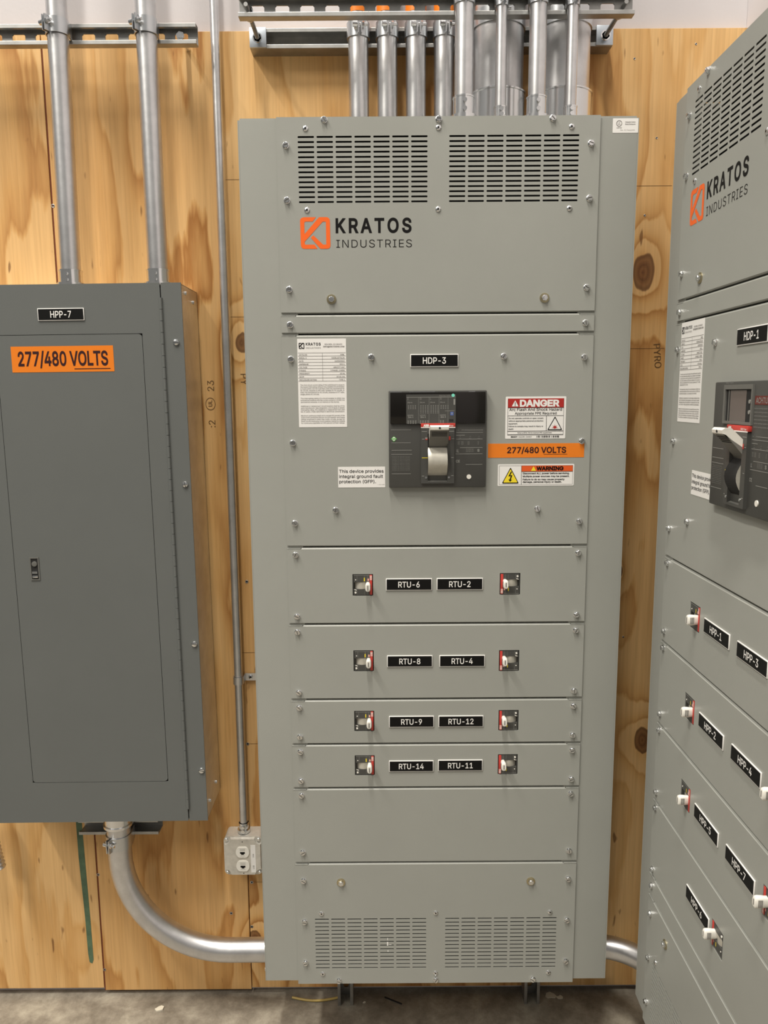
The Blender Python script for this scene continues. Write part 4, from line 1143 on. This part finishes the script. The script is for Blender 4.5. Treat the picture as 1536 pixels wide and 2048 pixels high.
def conduit(label, r, path, base, name='conduit', con=None, con_h=0.05, tape=None, group=None, m_='galv'):
    t = thing(name, label, 'conduit', base, group=group)
    k = MB(); k.tube([Vector(p) - Vector(base) for p in path], r, 36); k.build('tube', m_, t, smooth=40)
    if con is not None: connector(t, r, con - base[2], con_h)
    if tape is not None:
        k = MB(); k.tube([(0, 0, tape - base[2]), (0, 0, tape + 0.03 - base[2])], r + 0.0008, 30, caps=False); o = k.build('marker_tape', 'orange', t); o['label'] = 'orange tape band'
    return t


def clamp(label, x, y, z, r, back, ear=0.0, h=0.031, axis='z', group=None):
    """two-piece strut strap: wraps the tube, legs run back to the strut, ears and bolt at the front"""
    t = thing('conduit_clamp', label, 'conduit clamp', (x, y, z), group=group)
    ri, th = r + 0.0004, 0.0024
    for s in (-1, 1):
        m = MB(); outl = []
        a0, a1 = -PI / 2 + s * 0.16, (-PI / 2 + s * 0.16) + s * 1.75
        n = 14
        inner = [(ri * math.cos(a0 + (a1 - a0) * i / n), ri * math.sin(a0 + (a1 - a0) * i / n)) for i in range(n + 1)]
        outer = [((ri + th) * math.cos(a0 + (a1 - a0) * i / n), (ri + th) * math.sin(a0 + (a1 - a0) * i / n)) for i in range(n + 1)]
        e = inner[-1]; inner.append((e[0] * 0.90, back)); outer.append((e[0] * 0.90 + s * th, back))
        ex = 0.0022 * s
        inner.insert(0, (ex, -ri - 0.013)); outer.insert(0, (ex + s * th, -ri - 0.013))
        inner.insert(1, (ex, -ri - 0.0012)); outer.insert(1, (ex + s * th, -ri - th - 0.0012))
        ca, sa = math.cos(ear), math.sin(ear)
        nn = len(inner)
        rt_ = lambda p: (p[0] * ca - p[1] * sa, p[0] * sa + p[1] * ca) if p[1] < back - 0.004 else p
        vs = []
        for zz in (-h / 2, h / 2):
            vs += [(*rt_(p), zz) for p in inner] + [(*rt_(p), zz) for p in outer]
        fs = []
        for i in range(nn - 1):
            fs += [(i, i + 1, i + 1 + 2 * nn, i + 2 * nn), (nn + i, nn + i + 1, nn + i + 1 + 2 * nn, nn + i + 2 * nn),
                   (i, i + 1, nn + i + 1, nn + i), (2 * nn + i, 2 * nn + i + 1, 3 * nn + i + 1, 3 * nn + i)]
        fs += [(0, nn, 3 * nn, 2 * nn), (nn - 1, 2 * nn - 1, 4 * nn - 1, 3 * nn - 1)]
        m.raw(vs, fs); m.build('strap_half', 'plate_zinc' if False else 'zinc_strap', t, smooth=30)
    m = MB(); ca, sa = math.cos(ear), math.sin(ear)
    pt = lambda px_, py_: (px_ * ca - py_ * sa, px_ * sa + py_ * ca, 0.003)
    yy = -ri - 0.0075
    m.cyl(pt(-0.014, yy), pt(0.017, yy), 0.0030, seg=12); m.cyl(pt(-0.015, yy), pt(-0.0052, yy), 0.0058, seg=14); m.cyl(pt(0.0052, yy), pt(0.0095, yy), 0.0062, seg=6)
    m.build('clamp_bolt', 'zinc', t)
    return t


M['zinc_strap'] = mat('zinc_strap', (0.62, 0.64, 0.66), 0.30, 1.0)
ZT = 2.98
# two conduits into the dark panelboard
ZP = PZ + PH
conduit('left of the two conduits rising from the dark panelboard', 0.0221, [(-0.809, -0.100, ZP), (-0.8025, -0.100, 2.44), (-0.7965, -0.100, ZT)], (-0.809, -0.100, ZP), con=ZP, con_h=0.036, group='conduits above the dark panelboard')
conduit('right of the two conduits rising from the dark panelboard', 0.0221, [(-0.614, -0.100, ZP), (-0.614, -0.100, ZT)], (-0.614, -0.100, ZP), con=ZP, con_h=0.036, group='conduits above the dark panelboard')
clamp('clamp on the left conduit above the dark panelboard', -0.8032, -0.102, 2.3870, 0.0221, 0.024, ear=R(-28), group='clamps above the dark panelboard')
clamp('clamp on the right conduit above the dark panelboard', -0.614, -0.102, 2.3870, 0.0221, 0.024, ear=R(-28), group='clamps above the dark panelboard')
# four rear conduits in a row
names = ['leftmost of the four rear conduits entering the switchboard top', 'second from left of the four rear conduits entering the switchboard top',
         'third from left of the four rear conduits entering the switchboard top', 'rightmost of the four rear conduits, half hidden by a front conduit']
cn = ['clamp on the leftmost rear conduit above the switchboard', 'clamp on the second rear conduit from the left', 'clamp on the third rear conduit from the left', 'clamp on the fourth rear conduit, beside the front conduits']
for i, x in enumerate((-0.1625, -0.0998, -0.0370, 0.0248)):
    conduit(names[i], 0.0221, [(x, -0.068, 2.156), (x, -0.068, ZT)], (x, -0.068, 2.156), con=2.156, con_h=0.035, tape=2.424, group='rear conduits above the switchboard')
    clamp(cn[i], x, -0.068, 2.3905, 0.0221, 0.026, ear=R(8), group='clamps on the rear conduits')
# two wide conduits
for x, lb in ((0.1378, 'left of the two very wide conduits behind the thin front conduits'), (0.2795, 'right of the two very wide conduits behind the thin front conduits')):
    conduit(lb, 0.0545, [(x, -0.100, 2.156), (x, -0.100, ZT)], (x, -0.100, 2.156), con=2.156, con_h=0.090, name='wide_conduit', group='wide conduits above the switchboard')
for x, lb in ((0.1378, 'wide strap on the left very wide conduit'), (0.2795, 'wide strap on the right very wide conduit')):
    clamp(lb, x, -0.100, 2.3905, 0.0545, 0.058, group='straps on the wide conduits')
# four front conduits
fr = [(0.0530, 0.0188, 'wide leftmost of the four front conduits on the outer strut'), (0.1280, 0.0112, 'thin front conduit before the left very wide conduit'),
      (0.2000, 0.0172, 'medium front conduit between the two very wide conduits'), (0.2700, 0.0112, 'thin rightmost front conduit before the right very wide conduit')]
fc = ['clamp on the leftmost front conduit at the outer strut', 'clamp on the left thin front conduit', 'clamp on the medium front conduit between the very wide ones', 'clamp on the rightmost thin front conduit']
for i, (x, r, lb) in enumerate(fr):
    y = -0.2035 - r
    conduit(lb, r, [(x, y, 2.156), (x, y, ZT)], (x, y, 2.156), con=2.156, con_h=0.044 if r > 0.015 else 0.028, group='front conduits above the switchboard')
    clamp(fc[i], x, y, 2.3870, r, -0.2035 - y + 0.003, ear=R(5), group='clamps on the front conduits')
# thin vertical conduit, strap, jack box
conduit('thin vertical conduit running from above down to the wall jack box', 0.0104, [(-0.4825, -0.026, 0.490), (-0.4825, -0.026, ZT)], (-0.4825, -0.026, 0.490), con=0.4925, con_h=0.026)
t = thing('conduit_strap', 'one-hole strap fixing the thin vertical conduit to the plywood', 'conduit strap', (-0.4825, -0.026, 0.9030))
k = MB(); n = 16
pts = [(0.0117 * math.cos(R(190 + 160 * i / n)), 0.0117 * math.sin(R(190 + 160 * i / n))) for i in range(n + 1)]
path = [(-0.0117, 0.020)] + pts + [(0.0127, 0.0225), (0.040, 0.0225)]
out_ = [(-0.0133, 0.020)] + [(1.14 * p[0], 1.14 * p[1]) for p in pts] + [(0.0143, 0.0208), (0.040, 0.0208)]
for i in range(len(path) - 1):
    for zz in (0,):
        k.raw([(*out_[i], -0.0095), (*out_[i + 1], -0.0095), (*out_[i + 1], 0.0095), (*out_[i], 0.0095)], [(0, 1, 2, 3)])
        k.raw([(*path[i], 0.0095), (*path[i + 1], 0.0095), (*out_[i + 1], 0.0095), (*out_[i], 0.0095)], [(0, 1, 2, 3)])
        k.raw([(*path[i], -0.0095), (*path[i + 1], -0.0095), (*out_[i + 1], -0.0095), (*out_[i], -0.0095)], [(0, 1, 2, 3)])
k.build('strap', 'galv', t)
k = MB(); k.lathe([(0.0058, 0.0208), (0.0055, 0.0190), (0.0030, 0.0180)], 16, 0); k.lathe([(0.0030, 0.0180), (0.0, 0.0192)], 16, 1)
k.v = [(x + 0.0270, y, z) for x, y, z in k.v]; k.build('strap_screw', ['zinc', 'black_in'], t)

bx0, bx1, bz0, bz1 = -0.5312, -0.4330, 0.3857, 0.4917
bcx, bcz = (bx0 + bx1) / 2, bz0
jb = thing('jack_box', 'square metal wall box with two white data jacks under the thin conduit', 'outlet box', (bcx, 0, bcz))
w2, hh = (bx1 - bx0) / 2, bz1 - bz0
m = MB(); m.prism(rrect(-w2 + 0.001, w2 - 0.001, 0.001, hh - 0.001, 0.010), -0.046, -0.0004, 0)
m.build('box_body', 'cast', jb)
m = MB()
m.prism(rrect(-w2, w2, 0, hh, 0.012), -0.0490, -0.0462, 0)
nt_ = 0.016
inset = []
for (sx_, sz_) in ((1, 0), (1, 1), (-1, 1), (-1, 0)):
    X0, Z0 = sx_ * (w2 - 0.002), hh - 0.002 if sz_ else 0.002
    dz_ = -1 if sz_ else 1
    c_ = [(X0, Z0 + dz_ * nt_), (X0 - sx_ * nt_ * 0.55, Z0 + dz_ * nt_ * 0.80), (X0 - sx_ * nt_ * 0.80, Z0 + dz_ * nt_ * 0.55), (X0 - sx_ * nt_, Z0)]
    inset += c_ if (sx_, sz_) in ((1, 1), (-1, 0)) else c_[::-1]
pts_out = inset
cxm, czm = 0, hh / 2
pts_in = [(p[0] * 0.965, czm + (p[1] - czm) * 0.965) for p in pts_out]
n = len(pts_out)
m.raw([(p[0], -0.0490, p[1]) for p in pts_out] + [(p[0], -0.0560, p[1]) for p in pts_in], [(i, (i + 1) % n, (i + 1) % n + n, i + n) for i in range(n)] + [tuple(range(n, 2 * n))], 0)
for x, z in ((0, hh - 0.011), (0.001, 0.008), (0.0005, hh / 2)): m.prism(circ(x, z, 0.0014 if z != hh / 2 else 0.0022, 12), -0.0562, -0.055, 1)
cv = m.build('box_cover', ['cast', 'black_in'], jb)
for sx_ in (-1, 1):
    for z in (0.0075, hh - 0.0075): place('machine_screw', cv, (sx_ * (w2 - 0.0078), -0.0490, z))
for i, zc in enumerate((0.4529 - bcz, 0.4149 - bcz)):
    m = MB(); r = 0.0170
    o_ = []
    for q in range(36):
        a = 2 * PI * q / 36; o_.append((r * math.cos(a), max(-0.0143, min(0.0143, r * math.sin(a)))))
    m.prism([(p[0], zc + p[1]) for p in o_], -0.0585, -0.055, 0)
    quad(m, -0.0062, 0.0062, zc - 0.0035, zc + 0.0015, -0.0588, 1); quad(m, -0.0035, 0.0035, zc - 0.0062, zc - 0.0035, -0.0588, 1)
    quad(m, -0.0070, 0.0070, zc + 0.0056, zc + 0.0066, -0.0588, 2); quad(m, -0.0070, 0.0070, zc + 0.0092, zc + 0.0098, -0.0588, 2); quad(m, -0.0062, 0.0062, zc - 0.0098, zc - 0.0092, -0.0588, 2)
    o = m.build('data_jack', ['white', 'ink', 'print'], jb); o['label'] = 'white round data jack'
m = MB(); m.box(0.0205, 0.0330, -0.0564, -0.0555, 0.010, hh - 0.020); o = m.build('jack_label', 'sticker', jb, smooth=0); o['label'] = 'narrow white paper label'
m = MB()
for z, s_ in ((0.020, '10B'), (0.052, '10A')): letter(m, s_, 0.0290, None, z, 0.0040, -0.0567, rot=R(90))
m.build('lettering', 'ink_grey', o, smooth=0)

# bent conduit from the dark panelboard into the switchboard side
r_ = 0.0292; ex, ez, er = -0.7880, 0.1930, 0.270; ey = -0.078
pth = [(ex, ey, 0.5945), (ex, ey, ez + er)] + [(ex + er - er * math.cos(R(a)), ey, ez + er - er * math.sin(R(a))) for a in range(5, 91, 5)] + [(-0.4005, ey, ez)]
t = conduit('large curved conduit sweeping from the dark panelboard to the switchboard', r_, pth, (ex, ey, ez), name='bent_conduit')
k = MB(); k.tube([(0, 0, 0.545 - ez), (0, 0, 0.592 - ez)], r_ + 0.004, 32); k.tube([(0, 0, 0.545 - ez), (0, 0, 0.551 - ez)], r_ + 0.007, 32); k.build('connector', 'zinc', t)
clamp('clamp holding the large curved conduit below the dark panelboard', ex, ey, 0.505, r_, 0.0367, ear=R(-22), h=0.034)
# bent conduit between the two switchboards
r_ = 0.0278
cr = 0.15
pth = [(0.4005, -0.100, 0.2150), (0.41, -0.100, 0.2150)] + [(0.41 + cr * math.sin(R(a)), -0.100 - cr + cr * math.cos(R(a)), 0.2150) for a in range(6, 91, 6)] + [(0.56, -0.30, 0.2150)]
conduit('large curved conduit passing between the two switchboards near the floor', r_, pth, (0.4005, -0.100, 0.2150), name='bent_conduit')
# flexible conduit at the left picture edge
t = thing('flexible_conduit', 'ribbed metal flexible conduit at the left edge below the dark panelboard', 'flexible conduit', (-1.122, -0.045, 0.405))
k = MB(); P_ = []; rr = []
for i in range(61):
    f = i / 60; P_.append((-0.012 * math.sin(f * 2.2) + 0.0, 0, 0.16 * f)); rr.append(0.0175 + 0.0016 * math.sin(i * PI / 2 * 1.0))
P_ = [Vector((p[0] + 0.004, p[1], p[2])) for p in P_]
k.tube(P_, rr, 24); k.build('ribbed_tube', 'galv', t)

# ------------------------------------------------------------------ bits on the floor
rnd = random.Random(21)


def flake(label, x, y, r, h=0.002, m_='flake', name='paint_flake'):
    m = MB(); pts = []
    for i in range(9):
        a = 2 * PI * i / 9; q = r * rnd.uniform(0.6, 1.15); pts.append((q * math.cos(a), q * 0.7 * math.sin(a)))
    m.prism(pts, -h, 0.0, 0, T=lambda p: (p[0], p[2], -p[1] + (0.0012 * math.sin(p[0] * 300) if p[1] < -h / 2 else 0)))
    o = m.build(name, m_, None, (x, y, 0.0)); tag(o, label, 'debris'); return o


flake('cream paint flake on the concrete below the curved conduit', -0.718, -0.052, 0.013, 0.003)
flake('tiny pale chip on the floor by the left strut post', -0.175, -0.035, 0.005)
flake('white paint chip at the plywood foot, right of the right strut post', 0.325, -0.016, 0.016, 0.002)
flake('small pale chip farthest right at the plywood foot', 0.352, -0.022, 0.010, 0.002)
m = MB(); pc = [(-0.37 + 0.13 * i / 24, -0.020 - 0.012 * math.sin(PI * i / 24), 0.0045) for i in range(25)]; m.tube(pc, 0.003, 10)
tag(m.build('cable_scrap', 'cable'), 'yellow cable scrap lying along the foot of the plywood', 'cable')
m = MB(); m.box(-0.026, 0.026, -0.0015, 0.0015, 0, 0.003, bev=0.0006)
tag(m.build('metal_pin', 'black_in', None, (-0.098, -0.030, 0.0), (0, 0, R(-28))), 'thin dark rod lying on the floor under the switchboard', 'rod')
